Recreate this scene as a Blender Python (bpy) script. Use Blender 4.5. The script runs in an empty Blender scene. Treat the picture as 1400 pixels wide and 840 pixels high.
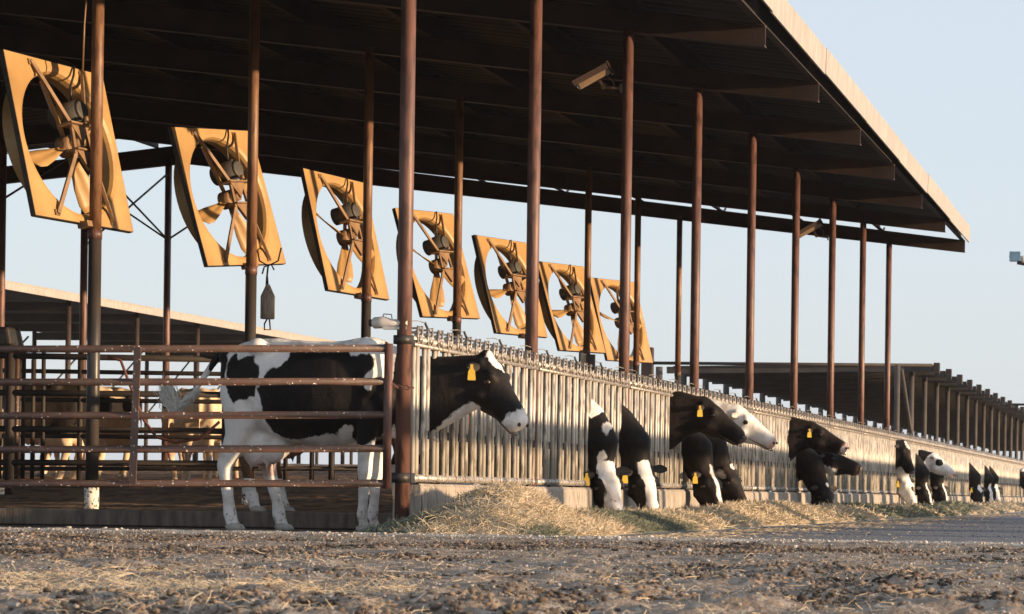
import bpy, bmesh, math, random
import numpy as np
from mathutils import Vector, Matrix
random.seed(7); RNG = np.random.default_rng(7)
S = bpy.context.scene; COL = S.collection
# ---------------------------------------------------------------- camera
FPX = 3800.0; TH = math.atan(400/3800.0); ROLL = .0135; CX, CY = 1250.0, 680.6; EYE = .31
C0 = np.array([0, 0, EYE]); FW = np.array([-math.sin(TH), math.cos(TH), 0]); R0 = np.array([math.cos(TH), math.sin(TH), 0]); U0 = np.array([0, 0, 1.0])
RT = math.cos(ROLL)*R0+math.sin(ROLL)*U0; UP = -math.sin(ROLL)*R0+math.cos(ROLL)*U0
cam = bpy.data.cameras.new('camera'); co = bpy.data.objects.new('camera', cam); COL.objects.link(co); S.camera = co
cam.sensor_width = 36; cam.lens = FPX/1400*36; cam.shift_x = (700-CX)/1400; cam.shift_y = (CY-420)/1400
cam.clip_start = .5; cam.clip_end = 6000
m = Matrix.Identity(4)
for i in range(3): m[i][0] = RT[i]; m[i][1] = UP[i]; m[i][2] = -FW[i]; m[i][3] = C0[i]
co.matrix_world = m
cam.dof.use_dof = True; cam.dof.focus_distance = 20.5; cam.dof.aperture_fstop = 15
# ---------------------------------------------------------------- light
SUN_EL = math.radians(5.0); SUN_AZ = math.radians(-6)      # measured from +X (the feed lane side) towards the camera
sd = Vector((math.cos(SUN_AZ)*math.cos(SUN_EL), math.sin(SUN_AZ)*math.cos(SUN_EL), math.sin(SUN_EL)))
W = bpy.data.worlds.new('World'); S.world = W; W.use_nodes = True; nt = W.node_tree
sky = nt.nodes.new('ShaderNodeTexSky'); sky.sky_type = 'NISHITA'; sky.sun_disc = False; sky.sun_elevation = SUN_EL
sky.sun_rotation = math.atan2(sd.x, sd.y); sky.dust_density = 1.2; sky.air_density = 1.0; sky.ozone_density = 2.0; sky.altitude = 50
hz = nt.nodes.new('ShaderNodeMixRGB'); hz.inputs[0].default_value = .8; hz.inputs[2].default_value = (1.92, 2.08, 2.34, 1)      # thin bright evening haze over the blue
nt.links.new(sky.outputs[0], hz.inputs[1]); bg = nt.nodes['Background']; nt.links.new(hz.outputs[0], bg.inputs[0]); bg.inputs[1].default_value = .15
sl = bpy.data.lights.new('sun', 'SUN'); sl.energy = 3.3; sl.angle = math.radians(.6); sl.color = (1, .69, .41)
so = bpy.data.objects.new('sun', sl); COL.objects.link(so); so.rotation_euler = sd.to_track_quat('Z', 'Y').to_euler()
S.view_settings.view_transform = 'Standard'; S.view_settings.look = 'None'; S.view_settings.gamma = 1; S.view_settings.exposure = 1.38
S.cycles.max_bounces = 5
# ---------------------------------------------------------------- helpers
def ray(x, y): return FW+RT*((x-CX)/FPX)+UP*((CY-y)/FPX)
def atp(x, y, p): v = ray(x, y); return C0+v*(-p/v[0])
def atY(x, y, Y): v = ray(x, y); return C0+v*(Y/v[1])
def tag(o, label=None, cat=None, group=None, kind=None):
    if label: o['label'] = label
    if cat: o['category'] = cat
    if group: o['group'] = group
    if kind: o['kind'] = kind
    return o
def thing(name, label, cat, loc=(0, 0, 0), rz=0, group=None):
    o = bpy.data.objects.new(name, None); o.empty_display_size = .2; COL.objects.link(o); o.location = loc; o.rotation_euler = (0, 0, rz)
    return tag(o, label, cat, group)
def nrm(v): v = np.asarray(v, float); return v/(np.linalg.norm(v)+1e-12)
class MB:
    def __init__(s): s.v = []; s.f = []; s.sm = []; s.n = 0
    def add(s, v, f, smooth=False):
        s.v.append(np.asarray(v, float)); s.f += [[i+s.n for i in q] for q in f]; s.sm += [smooth]*len(f); s.n += len(v); return s
    def box(s, c, d, R=None):
        x, y, z = np.array(d)/2
        v = np.array([(-x,-y,-z),(x,-y,-z),(x,y,-z),(-x,y,-z),(-x,-y,z),(x,-y,z),(x,y,z),(-x,y,z)])
        if R is not None: v = v@np.asarray(R).T
        return s.add(v+np.asarray(c, float), [(0,3,2,1),(4,5,6,7),(0,1,5,4),(1,2,6,5),(2,3,7,6),(3,0,4,7)])
    def beam(s, a, b, w, h, up=(0, 0, 1)):
        a = np.asarray(a, float); b = np.asarray(b, float); t = b-a; L = np.linalg.norm(t); t = t/L; sd_ = nrm(np.cross(t, up)); u = np.cross(sd_, t)
        return s.box((a+b)/2, (L, w, h), np.array([t, sd_, u]).T)
    def tube(s, a, b, r, n=10, r2=None, cap=True): return s.path([a, b], [r, r if r2 is None else r2], n, cap)
    def path(s, P, r, n=8, cap=True):
        P = [np.asarray(p, float) for p in P]; k = len(P)
        if not hasattr(r, '__len__'): r = [r]*k
        T = [nrm(P[min(i+1, k-1)]-P[max(i-1, 0)]) for i in range(k)]
        ref = np.array([0, 0, 1.]) if abs(T[0][2]) < .9 else np.array([1., 0, 0]); V = []
        a = np.arange(n)*2*np.pi/n
        sdv = nrm(np.cross(T[0], ref))
        for i in range(k):
            sdv = nrm(sdv-T[i]*np.dot(sdv, T[i])); u = np.cross(sdv, T[i])
            V.append(P[i]+r[i]*(np.cos(a)[:, None]*sdv+np.sin(a)[:, None]*u))
        F = [(i*n+j, i*n+(j+1) % n, (i+1)*n+(j+1) % n, (i+1)*n+j) for i in range(k-1) for j in range(n)]
        s.add(np.vstack(V), F, n > 5)
        if cap:
            b = s.n-k*n; s.f += [[b+j for j in range(n)][::-1], [b+(k-1)*n+j for j in range(n)]]; s.sm += [False, False]
        return s
    def loft(s, rings, side, n=16, e=1.0):
        P = [np.asarray(q[0], float) for q in rings]; k = len(P); V = []; a = np.arange(n)*2*np.pi/n
        ca, sa = np.cos(a), np.sin(a); ca = np.sign(ca)*abs(ca)**e; sa = np.sign(sa)*abs(sa)**e
        for i in range(k):
            t = nrm(P[min(i+1, k-1)]-P[max(i-1, 0)]); sv = nrm(np.asarray(side, float)-t*np.dot(side, t)); u = np.cross(t, sv)
            V.append(P[i]+rings[i][1]*ca[:, None]*sv+rings[i][2]*sa[:, None]*u)
        F = [(i*n+j, i*n+(j+1) % n, (i+1)*n+(j+1) % n, (i+1)*n+j) for i in range(k-1) for j in range(n)]
        s.add(np.vstack(V), F, True); b = s.n-k*n
        s.f += [[b+j for j in range(n)][::-1], [b+(k-1)*n+j for j in range(n)]]; s.sm += [True, True]; return s
    def ball(s, c, r, n=12, R=None):
        r = np.ones(3)*np.asarray(r, float); V = []; m_ = n//2
        for i in range(1, m_):
            t = math.pi*i/m_
            V += [(math.sin(t)*math.cos(2*math.pi*j/n), math.sin(t)*math.sin(2*math.pi*j/n), math.cos(t)) for j in range(n)]
        V += [(0, 0, 1), (0, 0, -1)]; V = np.array(V)*r
        if R is not None: V = V@np.asarray(R).T
        F = [(i*n+j, (i+1)*n+j, (i+1)*n+(j+1) % n, i*n+(j+1) % n) for i in range(m_-2) for j in range(n)]
        tp, bt = (m_-1)*n, (m_-1)*n+1
        F += [(tp, j, (j+1) % n) for j in range(n)]+[(bt, (m_-2)*n+(j+1) % n, (m_-2)*n+j) for j in range(n)]
        return s.add(V+np.asarray(c, float), F, True)
    def mesh(s, name):
        me = bpy.data.meshes.new(name); me.from_pydata(np.vstack(s.v).tolist(), [], s.f); me.polygons.foreach_set('use_smooth', s.sm)
        bm = bmesh.new(); bm.from_mesh(me); bmesh.ops.recalc_face_normals(bm, faces=bm.faces); bm.to_mesh(me); bm.free(); return me
    def build(s, name, mat, parent=None, bevel=0):
        o = bpy.data.objects.new(name, s.mesh(name)); COL.objects.link(o); o.data.materials.append(mat)
        if parent: o.parent = parent
        if bevel:
            b = o.modifiers.new('bevel', 'BEVEL'); b.width = bevel; b.segments = 2; b.limit_method = 'ANGLE'
        return o
def raw(name, V, F, mat, parent=None, smooth=False):
    """quick mesh from arrays; F is (n,3) or (n,4)"""
    V = np.asarray(V, np.float32); F = np.asarray(F, np.int32); k = F.shape[1]
    me = bpy.data.meshes.new(name); me.vertices.add(len(V)); me.vertices.foreach_set('co', V.ravel())
    me.loops.add(F.size); me.loops.foreach_set('vertex_index', F.ravel()); me.polygons.add(len(F))
    me.polygons.foreach_set('loop_start', np.arange(0, F.size, k, dtype=np.int32)); me.polygons.foreach_set('loop_total', np.full(len(F), k, np.int32))
    me.polygons.foreach_set('use_smooth', np.full(len(F), smooth)); me.update(calc_edges=True); me.validate()
    o = bpy.data.objects.new(name, me); COL.objects.link(o); me.materials.append(mat)
    if parent: o.parent = parent
    return o
def dup(root, loc=None, rz=None, label=None):
    def cp(o, par):
        c = o.copy(); COL.objects.link(c)
        if par: c.parent = par
        for ch in o.children: cp(ch, c)
        return c
    r = cp(root, None)
    if loc is not None: r.location = loc
    if rz is not None: r.rotation_euler = (0, 0, rz)
    if label: r['label'] = label
    return r
def vnoise(x, y, seed=0):
    x = np.asarray(x, float); y = np.asarray(y, float); xi = np.floor(x).astype(np.int64); yi = np.floor(y).astype(np.int64); fx = x-xi; fy = y-yi
    fx = fx*fx*(3-2*fx); fy = fy*fy*(3-2*fy)
    def h(a, b):
        q = (a*374761393+b*668265263+seed*1442695041) & 0xffffffff; q = ((q ^ (q >> 13))*1274126177) & 0xffffffff; return ((q ^ (q >> 16)) & 0xffff)/65535.0
    return (h(xi, yi)*(1-fx)+h(xi+1, yi)*fx)*(1-fy)+(h(xi, yi+1)*(1-fx)+h(xi+1, yi+1)*fx)*fy
def fbm(x, y, o=4, seed=0):
    t = 0; a = .5
    for i in range(o): t = t+a*vnoise(x*2**i, y*2**i, seed+i); a *= .5
    return t
# ---------------------------------------------------------------- materials
def mat(name, c1, c2=None, rough=.8, metal=0, scale=5, bump=0, bscale=60, specks=None, detail=6, stretch=(1, 1, 1), c3=None, spec=.5, contrast=(.35, .65)):
    M = bpy.data.materials.new(name); M.use_nodes = True; t = M.node_tree; N = t.nodes; L = t.links; b = N['Principled BSDF']
    b.inputs['Roughness'].default_value = rough; b.inputs['Metallic'].default_value = metal; b.inputs['Specular IOR Level'].default_value = spec
    tc = N.new('ShaderNodeTexCoord'); mp = N.new('ShaderNodeMapping'); mp.inputs['Scale'].default_value = stretch; L.new(tc.outputs['Object'], mp.inputs[0]); out = None
    c2 = c2 or c1
    n = N.new('ShaderNodeTexNoise'); n.inputs['Scale'].default_value = scale; n.inputs['Detail'].default_value = detail; L.new(mp.outputs[0], n.inputs['Vector'])
    r = N.new('ShaderNodeValToRGB'); r.color_ramp.elements[0].position = contrast[0]; r.color_ramp.elements[1].position = contrast[1]
    r.color_ramp.elements[0].color = (*c1, 1); r.color_ramp.elements[1].color = (*c2, 1); L.new(n.outputs[0], r.inputs[0]); out = r.outputs[0]
    if c3:
        n3 = N.new('ShaderNodeTexNoise'); n3.inputs['Scale'].default_value = scale*3.3; n3.inputs['Detail'].default_value = 8; L.new(mp.outputs[0], n3.inputs['Vector'])
        r3 = N.new('ShaderNodeValToRGB'); r3.color_ramp.elements[0].position = .5; r3.color_ramp.elements[1].position = .62; L.new(n3.outputs[0], r3.inputs[0])
        mx = N.new('ShaderNodeMixRGB'); mx.inputs[2].default_value = (*c3, 1); L.new(r3.outputs[0], mx.inputs[0]); L.new(out, mx.inputs[1]); out = mx.outputs[0]
    if specks:
        v = N.new('ShaderNodeTexNoise'); v.inputs['Scale'].default_value = specks[0]; v.inputs['Detail'].default_value = 3; L.new(tc.outputs['Object'], v.inputs['Vector'])
        rr = N.new('ShaderNodeValToRGB'); rr.color_ramp.elements[0].position = specks[1]; rr.color_ramp.elements[1].position = specks[1]+.03; L.new(v.outputs[0], rr.inputs[0])
        mx = N.new('ShaderNodeMixRGB'); mx.inputs[2].default_value = (*specks[2], 1); L.new(rr.outputs[0], mx.inputs[0]); L.new(out, mx.inputs[1]); out = mx.outputs[0]
    L.new(out, b.inputs['Base Color'])
    if bump:
        nb = N.new('ShaderNodeTexNoise'); nb.inputs['Scale'].default_value = bscale; nb.inputs['Detail'].default_value = 6; L.new(mp.outputs[0], nb.inputs['Vector'])
        bp = N.new('ShaderNodeBump'); bp.inputs['Strength'].default_value = 1; bp.inputs['Distance'].default_value = bump; L.new(nb.outputs[0], bp.inputs['Height']); L.new(bp.outputs[0], b.inputs['Normal'])
    return M
M_rust = mat('rusty_brown_steel', (.105, .052, .042), (.165, .082, .064), .5, 0, 6, .002, 70, c3=(.075, .037, .03), stretch=(1, 1, .25))
M_pole = mat('orange_brown_pole', (.15, .075, .038), (.21, .11, .055), .5, 0, 6, .002, 70, c3=(.11, .05, .028), stretch=(1, 1, .25))
M_gate = mat('speckled_gate_steel', (.07, .045, .038), (.11, .072, .06), .5, 0, 8, .0015, 60, specks=(40, .655, (.75, .72, .68)), c3=(.10, .05, .04))
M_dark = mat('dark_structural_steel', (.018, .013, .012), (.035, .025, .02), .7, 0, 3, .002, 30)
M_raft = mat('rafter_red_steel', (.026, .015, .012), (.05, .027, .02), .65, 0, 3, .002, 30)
M_shadepipe = mat('shade_toned_pipe', (.035, .033, .034), (.07, .058, .052), .4, .2, 6, .001, 60, stretch=(1, 1, .3))  # pole colour with the shade of its lower length put in
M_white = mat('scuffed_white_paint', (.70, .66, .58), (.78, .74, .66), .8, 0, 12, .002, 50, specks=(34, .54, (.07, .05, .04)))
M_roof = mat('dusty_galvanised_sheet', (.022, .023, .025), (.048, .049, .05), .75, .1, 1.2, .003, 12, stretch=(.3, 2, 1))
M_fascia = mat('cream_metal_trim', (.30, .275, .25), (.40, .365, .33), .5, 0, 2.5, .001, 40, stretch=(1, 4, 1))
M_galv = mat('galvanised_pipe', (.44, .405, .35), (.66, .62, .545), .42, .2, 9, .0008, 90, stretch=(1, 1, .2), c3=(.24, .215, .18))
M_galvd = mat('weathered_galvanised', (.24, .22, .20), (.50, .47, .43), .45, .4, 25, .001, 90, specks=(60, .6, (.09, .06, .045)))
M_blackm = mat('black_iron', (.02, .02, .022), (.04, .036, .034), .5, .2, 12)
M_conc = mat('stained_concrete', (.30, .265, .225), (.40, .36, .31), .9, 0, 5, .004, 50, stretch=(2, 2, .35), c3=(.22, .19, .16))
M_concd = mat('wet_dark_concrete', (.08, .065, .05), (.19, .155, .125), .8, 0, 7, .006, 40, stretch=(2, 2, .4))
M_fan = mat('yellowed_fan_panel', (.30, .182, .072), (.47, .29, .118), .45, 0, 1.6, .0006, 40, stretch=(1, 1, 1))
M_fanedge = mat('dusty_fan_rim', (.03, .025, .022), (.06, .045, .035), .7, 0, 8)
M_strut = mat('dusty_strut_steel', (.17, .10, .055), (.27, .17, .09), .55, .1, 9)
M_motor = mat('dusty_motor_casing', (.045, .045, .045), (.09, .08, .07), .6, .1, 9)
M_dirt = mat('dry_lot_dirt', (.12, .092, .072), (.25, .20, .155), .95, 0, 7, .014, 55, c3=(.30, .26, .22), contrast=(.3, .7))
M_clod = mat('manure_clods', (.035, .026, .02), (.20, .155, .12), .95, 0, 3, .004, 60, contrast=(.4, .6))
M_pebble = mat('pale_gravel', (.20, .18, .16), (.40, .375, .35), .9, 0, 6, .003, 50)
M_lane = mat('grey_gravel_lane', (.085, .095, .12), (.17, .185, .215), .9, 0, 9, .03, 45, c3=(.23, .235, .25), stretch=(1, .6, 1))
M_bed = mat('brown_manure_bed', (.06, .032, .017), (.24, .14, .07), .95, 0, 3, .03, 16, c3=(.26, .16, .09), stretch=(1, .35, 1))
M_hay = mat('golden_hay', (.38, .31, .21), (.66, .57, .43), .85, 0, 9, 0, 20, contrast=(.3, .7))
M_hayg = mat('green_grey_silage', (.12, .135, .105), (.23, .245, .18), .88, 0, 9, 0, 20, contrast=(.3, .7))
M_straw = mat('bleached_straw', (.30, .245, .17), (.54, .46, .35), .8, 0, 5)
M_tag = mat('yellow_plastic_tag', (.80, .52, .05), (.85, .58, .08), .4, 0, 4)
M_eye = mat('wet_dark_eye', (.008, .006, .005), (.02, .012, .008), .08, 0, 4)
M_nose = mat('damp_grey_muzzle', (.06, .045, .045), (.13, .09, .085), .3, 0, 20)
M_pink = mat('pink_skin', (.50, .26, .21), (.60, .34, .28), .5, 0, 10)
M_hoof = mat('dull_hoof_horn', (.36, .34, .31), (.52, .49, .46), .6, 0, 14)
M_earb = mat('black_ear_hair', (.006, .005, .0045), (.018, .012, .01), .75, 0, 20)
M_earw = mat('cream_ear_hair', (.55, .47, .40), (.66, .58, .50), .8, 0, 20)
M_camw = mat('aged_white_housing', (.55, .52, .47), (.68, .65, .60), .45, 0, 8, specks=(30, .66, (.25, .2, .16)))
M_camb = mat('bronzed_camera_housing', (.20, .135, .08), (.28, .19, .11), .4, .1, 8)
M_glass = mat('dark_lens_glass', (.01, .012, .015), (.015, .018, .02), .05, 0, 4)
M_hose = mat('reddish_rubber_hose', (.12, .045, .03), (.18, .07, .05), .5, 0, 8)
M_bluish = mat('bluish_lamp_glass', (.12, .24, .36), (.20, .34, .48), .2, 0, 3)

def cow_mat(name, dark=(.005, .0045, .005), dark2=(.014, .010, .009), white=(.56, .52, .475), white2=(.84, .82, .80)):
    M = bpy.data.materials.new(name); M.use_nodes = True; t = M.node_tree; N = t.nodes; L = t.links; b = N['Principled BSDF']
    tc = N.new('ShaderNodeTexCoord')
    def noise(s, d=5, st=(1, 1, 1)):
        mp = N.new('ShaderNodeMapping'); mp.inputs['Scale'].default_value = st; L.new(tc.outputs['Object'], mp.inputs[0])
        n = N.new('ShaderNodeTexNoise'); n.inputs['Scale'].default_value = s; n.inputs['Detail'].default_value = d; L.new(mp.outputs[0], n.inputs['Vector']); return n.outputs[0]
    def ramp(src, a, bb, ca, cb):
        r = N.new('ShaderNodeValToRGB'); r.color_ramp.elements[0].position = a; r.color_ramp.elements[1].position = bb; r.color_ramp.elements[0].color = (*ca, 1); r.color_ramp.elements[1].color = (*cb, 1); L.new(src, r.inputs[0]); return r.outputs[0]
    at = N.new('ShaderNodeAttribute'); at.attribute_name = 'patch'
    w = N.new('ShaderNodeMath'); w.operation = 'MULTIPLY_ADD'; w.inputs[1].default_value = .05; L.new(noise(28, 8, (1, 1, .5)), w.inputs[0])
    w.inputs[2].default_value = -.025; ad = N.new('ShaderNodeMath'); ad.operation = 'ADD'; L.new(at.outputs['Fac'], ad.inputs[0]); L.new(w.outputs[0], ad.inputs[1])
    mr = N.new('ShaderNodeMapRange'); mr.inputs['From Min'].default_value = -.005; mr.inputs['From Max'].default_value = .005; L.new(ad.outputs[0], mr.inputs['Value'])
    blk = ramp(noise(5), .4, .7, dark, dark2); wht = ramp(noise(7, 8), .33, .55, white, white2)
    mx = N.new('ShaderNodeMixRGB'); L.new(mr.outputs[0], mx.inputs[0]); L.new(blk, mx.inputs[1]); L.new(wht, mx.inputs[2])
    ap = N.new('ShaderNodeAttribute'); ap.attribute_name = 'pink'
    mp_ = N.new('ShaderNodeMixRGB'); mp_.inputs[2].default_value = (.48, .26, .21, 1); L.new(ap.outputs['Fac'], mp_.inputs[0]); L.new(mx.outputs[0], mp_.inputs[1])
    am = N.new('ShaderNodeAttribute'); am.attribute_name = 'mud'
    mm = N.new('ShaderNodeMath'); mm.operation = 'MULTIPLY_ADD'; mm.inputs[1].default_value = 1.0; L.new(noise(30, 6), mm.inputs[0]); L.new(am.outputs['Fac'], mm.inputs[2])
    m3 = N.new('ShaderNodeMapRange'); m3.inputs['From Min'].default_value = .95; m3.inputs['From Max'].default_value = 1.15; L.new(mm.outputs[0], m3.inputs['Value'])
    mu = N.new('ShaderNodeMixRGB'); mu.inputs[2].default_value = (.06, .042, .03, 1); L.new(m3.outputs[0], mu.inputs[0]); L.new(mp_.outputs[0], mu.inputs[1])
    L.new(mu.outputs[0], b.inputs['Base Color']); b.inputs['Roughness'].default_value = .62; b.inputs['Specular IOR Level'].default_value = .22
    b.inputs['Sheen Weight'].default_value = .03; b.inputs['Sheen Roughness'].default_value = .5
    bp = N.new('ShaderNodeBump'); bp.inputs['Strength'].default_value = .5; bp.inputs['Distance'].default_value = .004; L.new(noise(90, 5, (.35, 1, 1)), bp.inputs['Height'])
    bq = N.new('ShaderNodeBump'); bq.inputs['Strength'].default_value = .6; bq.inputs['Distance'].default_value = .035; L.new(noise(7, 3, (1, 1, .6)), bq.inputs['Height']); L.new(bq.outputs[0], bp.inputs['Normal'])
    L.new(bp.outputs[0], b.inputs['Normal']); return M
M_cow = cow_mat('holstein_coat'); M_cowb = cow_mat('brownish_black_coat', (.007, .005, .0045), (.026, .016, .012))
M_cowt = cow_mat('tan_and_cream_coat', (.007, .005, .004), (.018, .012, .009), (.62, .46, .30), (.74, .58, .41))
M_hairw = mat('pale_tail_hair', (.60, .58, .54), (.80, .78, .73), .8, 0, 30, .003, 200)

YK = lambda k: 18.86+3.66*k          # the frames of the barn
PA, PR, PE = 5.58, 18.3, 4.22        # pole row by the feed fence, ridge, eave
# ---------------------------------------------------------------- ground
def sheet(name, x0, x1, y0, y1, z, mt):
    return tag(MB().add([(x0, y0, z), (x1, y0, z), (x1, y1, z), (x0, y1, z)], [(0, 1, 2, 3)]).build(name, mt), kind='structure')
sheet('ground', -2500, 2500, -300, 4000, -.06, M_dirt)
def grid(name, xs, ys, zf, mt):
    X, Y = np.meshgrid(xs, ys); Z = zf(X, Y); nx, ny = len(xs), len(ys)
    V = np.stack([X, Y, Z], -1).reshape(-1, 3); i = np.arange(ny-1)[:, None]*nx+np.arange(nx-1)[None, :]; i = i.ravel()
    return tag(raw(name, V, np.stack([i, i+1, i+nx+1, i+nx], -1), mt, smooth=True), kind='structure')
EDGE = 17.2
def zlane(X, Y): return .004*fbm(X*3, Y*2, 4, 5)-.004
grid('feed_lane', np.arange(-6.0, 6.01, .12), np.concatenate([np.arange(EDGE-.3, 40, .15), np.arange(40, 160, 1.5)]), zlane, M_lane)
def zfore(X, Y):
    c = fbm(X*1.1, Y*1.1, 3, 11)
    t = np.clip((EDGE-Y)/.5, 0, 1)
    near = np.clip((13-Y)/6, 0, 1)
    z = .028*t-.02*(1-t)+(fbm(X*4, Y*4, 3, 3)-.45)*(.03+.075*near)*t
    z = z+(fbm(X*16, Y*14, 4, 8)-.45)*(.022+.05*near*np.clip((c-.35)*4, 0, 1))*t+np.clip(fbm(X*7, Y*6, 3, 55)-.5, 0, 1)*.10*near*t+(fbm(X*1.7, Y*1.2, 2, 91)-.4)*.05*t*np.clip((EDGE-1-Y)/2, 0, 1)
    z = z-.03*near
    return z
grid('dirt_foreground', np.arange(-7.2, 1.2, .022), np.concatenate([np.arange(5.6, 12, .02), np.arange(12, EDGE+.4, .035)]), zfore, M_dirt)
sheet('dirt_apron', -30, 12, -20, EDGE, -.045, M_dirt)
sheet('pen_floor', -40, -5.65, EDGE+.1, 24, -.012, M_concd)
def zbed(X, Y):
    t = np.clip((Y-23)/14, 0, 1); t = t*t*(3-2*t)
    far = 0
    return .115+.29*t+.36*np.clip((Y-40)/9, 0, 1)-.35*far*0+(fbm(X*2.2, Y*2.2, 4, 21)-.45)*.05+(fbm(X*9, Y*9, 2, 2)-.4)*.03
grid('manure_bed', np.arange(-26, -6.2, .1), np.arange(22.0, 58, .1), zbed, M_bed)
cb = MB(); a = atY(-260, 706, 21.9); b = atY(545, 702, 21.9)
cb.box(((-26-6.1)/2, 21.9, .06), (19.9, .22, .13)); tag(cb.build('pen_kerb', M_concd, bevel=.01), kind='structure')

# pale lip of the lane pad along the near edge
V = []; xs = np.arange(-9, 4, .06)
for x in xs:
    e = .03*(vnoise(np.array(x*5.), np.array(2.))-.5)+.02*(vnoise(np.array(x*19.), np.array(5.))-.5); zt = .040+.012*(vnoise(np.array(x*9.), np.array(7.))-.5)
    V += [(x, EDGE-.12+e, -.03), (x, EDGE-.10+e, zt-.012), (x, EDGE-.06+e, zt), (x, EDGE+.16-e, zt-.006), (x, EDGE+.22-e, -.03)]
lip = raw('lane_kerb', V, [(i*5+j, i*5+j+1, i*5+6+j, i*5+5+j) for i in range(len(xs)-1) for j in range(4)], mat('pale_lime_concrete', (.34, .31, .27), (.52, .485, .44), .9, 0, 9, .01, 60, c3=(.26, .22, .18)), smooth=True); tag(lip, kind='structure')
# scattered stuff -----------------------------------------------------------
def lumps(name, P, r, mt, flat=.7):
    """many small uneven stones or clods as one mesh"""
    ph = (1+5**.5)/2; ico = np.array([(-1, ph, 0), (1, ph, 0), (-1, -ph, 0), (1, -ph, 0), (0, -1, ph), (0, 1, ph), (0, -1, -ph), (0, 1, -ph), (ph, 0, -1), (ph, 0, 1), (-ph, 0, -1), (-ph, 0, 1)])/1.9
    F = np.array([(0,11,5),(0,5,1),(0,1,7),(0,7,10),(0,10,11),(1,5,9),(5,11,4),(11,10,2),(10,7,6),(7,1,8),(3,9,4),(3,4,2),(3,2,6),(3,6,8),(3,8,9),(4,9,5),(2,4,11),(6,2,10),(8,6,7),(9,8,1)])
    n = len(P); V = ico[None]*(1+RNG.uniform(-.3, .3, (n, 12, 1)))*r[:, None, None]*RNG.uniform(.7, 1.3, (n, 1, 3)); V[:, :, 2] *= flat
    V = V+P[:, None, :]; Fa = F[None]+12*np.arange(n)[:, None, None]
    return raw(name, V.reshape(-1, 3), Fa.reshape(-1, 3), mt, smooth=True)
def strands(name, P, L, w, mt, up=.35, parent=None, D=None):
    """many bent stalks as one mesh"""
    n = len(P); az = RNG.uniform(0, 2*np.pi, n); el = RNG.normal(0, up, n)
    if D is None: D = np.stack([np.cos(az)*np.cos(el), np.sin(az)*np.cos(el), np.sin(el)], -1)
    B = RNG.normal(0, 1, (n, 3)); B -= D*(B*D).sum(1)[:, None]; B /= np.linalg.norm(B, axis=1)[:, None]; Cc = np.cross(D, B)
    L = np.asarray(L)*RNG.uniform(.5, 1.4, n); w = w*RNG.uniform(.6, 1.5, n); bend = RNG.uniform(-.25, .25, n)*L
    V = np.zeros((n, 9, 3)); off = [(1, 0), (-.5, .87), (-.5, -.87)]
    for i, (s_, wd) in enumerate([(-.5, .6), (0, 1), (.5, .35)]):
        c = P+D*(L*s_)[:, None]+B*(bend*(1-abs(s_)*2))[:, None]
        for j, (ox, oy) in enumerate(off): V[:, i*3+j] = c+(B*ox+Cc*oy)*(w*wd)[:, None]
    F = np.array([(i*3+j, i*3+(j+1) % 3, i*3+3+(j+1) % 3, i*3+3+j) for i in range(2) for j in range(3)])
    return raw(name, V.reshape(-1, 3), (F[None]+9*np.arange(n)[:, None, None]).reshape(-1, 4), mt, parent)
def fore_pts(n, y0, y1, dens=None):
    Y = RNG.uniform(0, 1, n)**.8*(y1-y0)+y0; xl = -TH*0-(1300/3800)*Y*1.06-TH*Y*.0; X = RNG.uniform(0, 1, n)
    X = (-(1250+60)/3800*Y+X*(1400+120)/3800*Y)-math.tan(TH)*Y
    if dens is not None: k = dens(X, Y) > RNG.uniform(0, 1, n); X, Y = X[k], Y[k]
    return X, Y
clump = lambda X, Y: np.clip((fbm(X*1.1, Y*1.1, 3, 11)-.42)*8, .03, 1)
X, Y = fore_pts(80000, 6.2, 15.5, clump); r = np.minimum(RNG.gamma(1.6, .0028, len(X))+.002, .015)
tag(lumps('manure_clods', np.stack([X, Y, zfore(X, Y)+r*.25], -1), r, M_clod), 'dark brown crumbly manure clods strewn over the dirt in the foreground', 'clods', kind='stuff')
X, Y = fore_pts(22000, 6.5, EDGE-.02); r = RNG.gamma(1.3, .0016, len(X))+.001
Xe = RNG.uniform(-8, 3, 3400); Ye = EDGE-RNG.gamma(1.5, .12, 3400); re = RNG.gamma(1.6, .0035, 3400)+.003
X = np.concatenate([X, Xe]); Y = np.concatenate([Y, Ye]); r = np.concatenate([r, re])
Xp = RNG.uniform(-8.5, 2.5, 2600); Yp = EDGE+RNG.normal(.0, .07, 2600); rp = RNG.gamma(1.5, .0022, 2600)+.002
tag(lumps('lip_gravel', np.stack([Xp, Yp, .034+rp*.2], -1), rp, mat('lime_gravel', (.34, .30, .26), (.56, .52, .47), .9, 0, 6, .003, 50)), 'pale lime crumbs along the low lip before the pen and feed', 'gravel', kind='stuff')
Yl = RNG.uniform(0, 1, 14000)**1.5*26+EDGE+.2; Xl = RNG.uniform(-1, 1, 14000)*3.2-.8; rl = RNG.gamma(1.2, .0018, 14000)+.001
lg = lumps('lane_gravel', np.stack([Xl, Yl, zlane(Xl, Yl)+rl*.2], -1), rl, M_lane); tag(lg, 'loose grey gravel scattered over the feed lane at right', 'gravel', kind='stuff')
tag(lumps('gravel_crumbs', np.stack([X, Y, zfore(X, Y)+r*.3], -1), r, M_pebble), 'pale gravel crumbs scattered along the edge of the dirt before the pen', 'gravel', kind='stuff')
straw_d = lambda X, Y: np.clip((fbm(X*1.1+4, Y*1.1, 3, 31)-.5)*7+(-X/Y-.22)*2.2+(8.5-Y)*.25, .03, 1)
X, Y = fore_pts(24000, 6.3, 12, straw_d)
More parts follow.
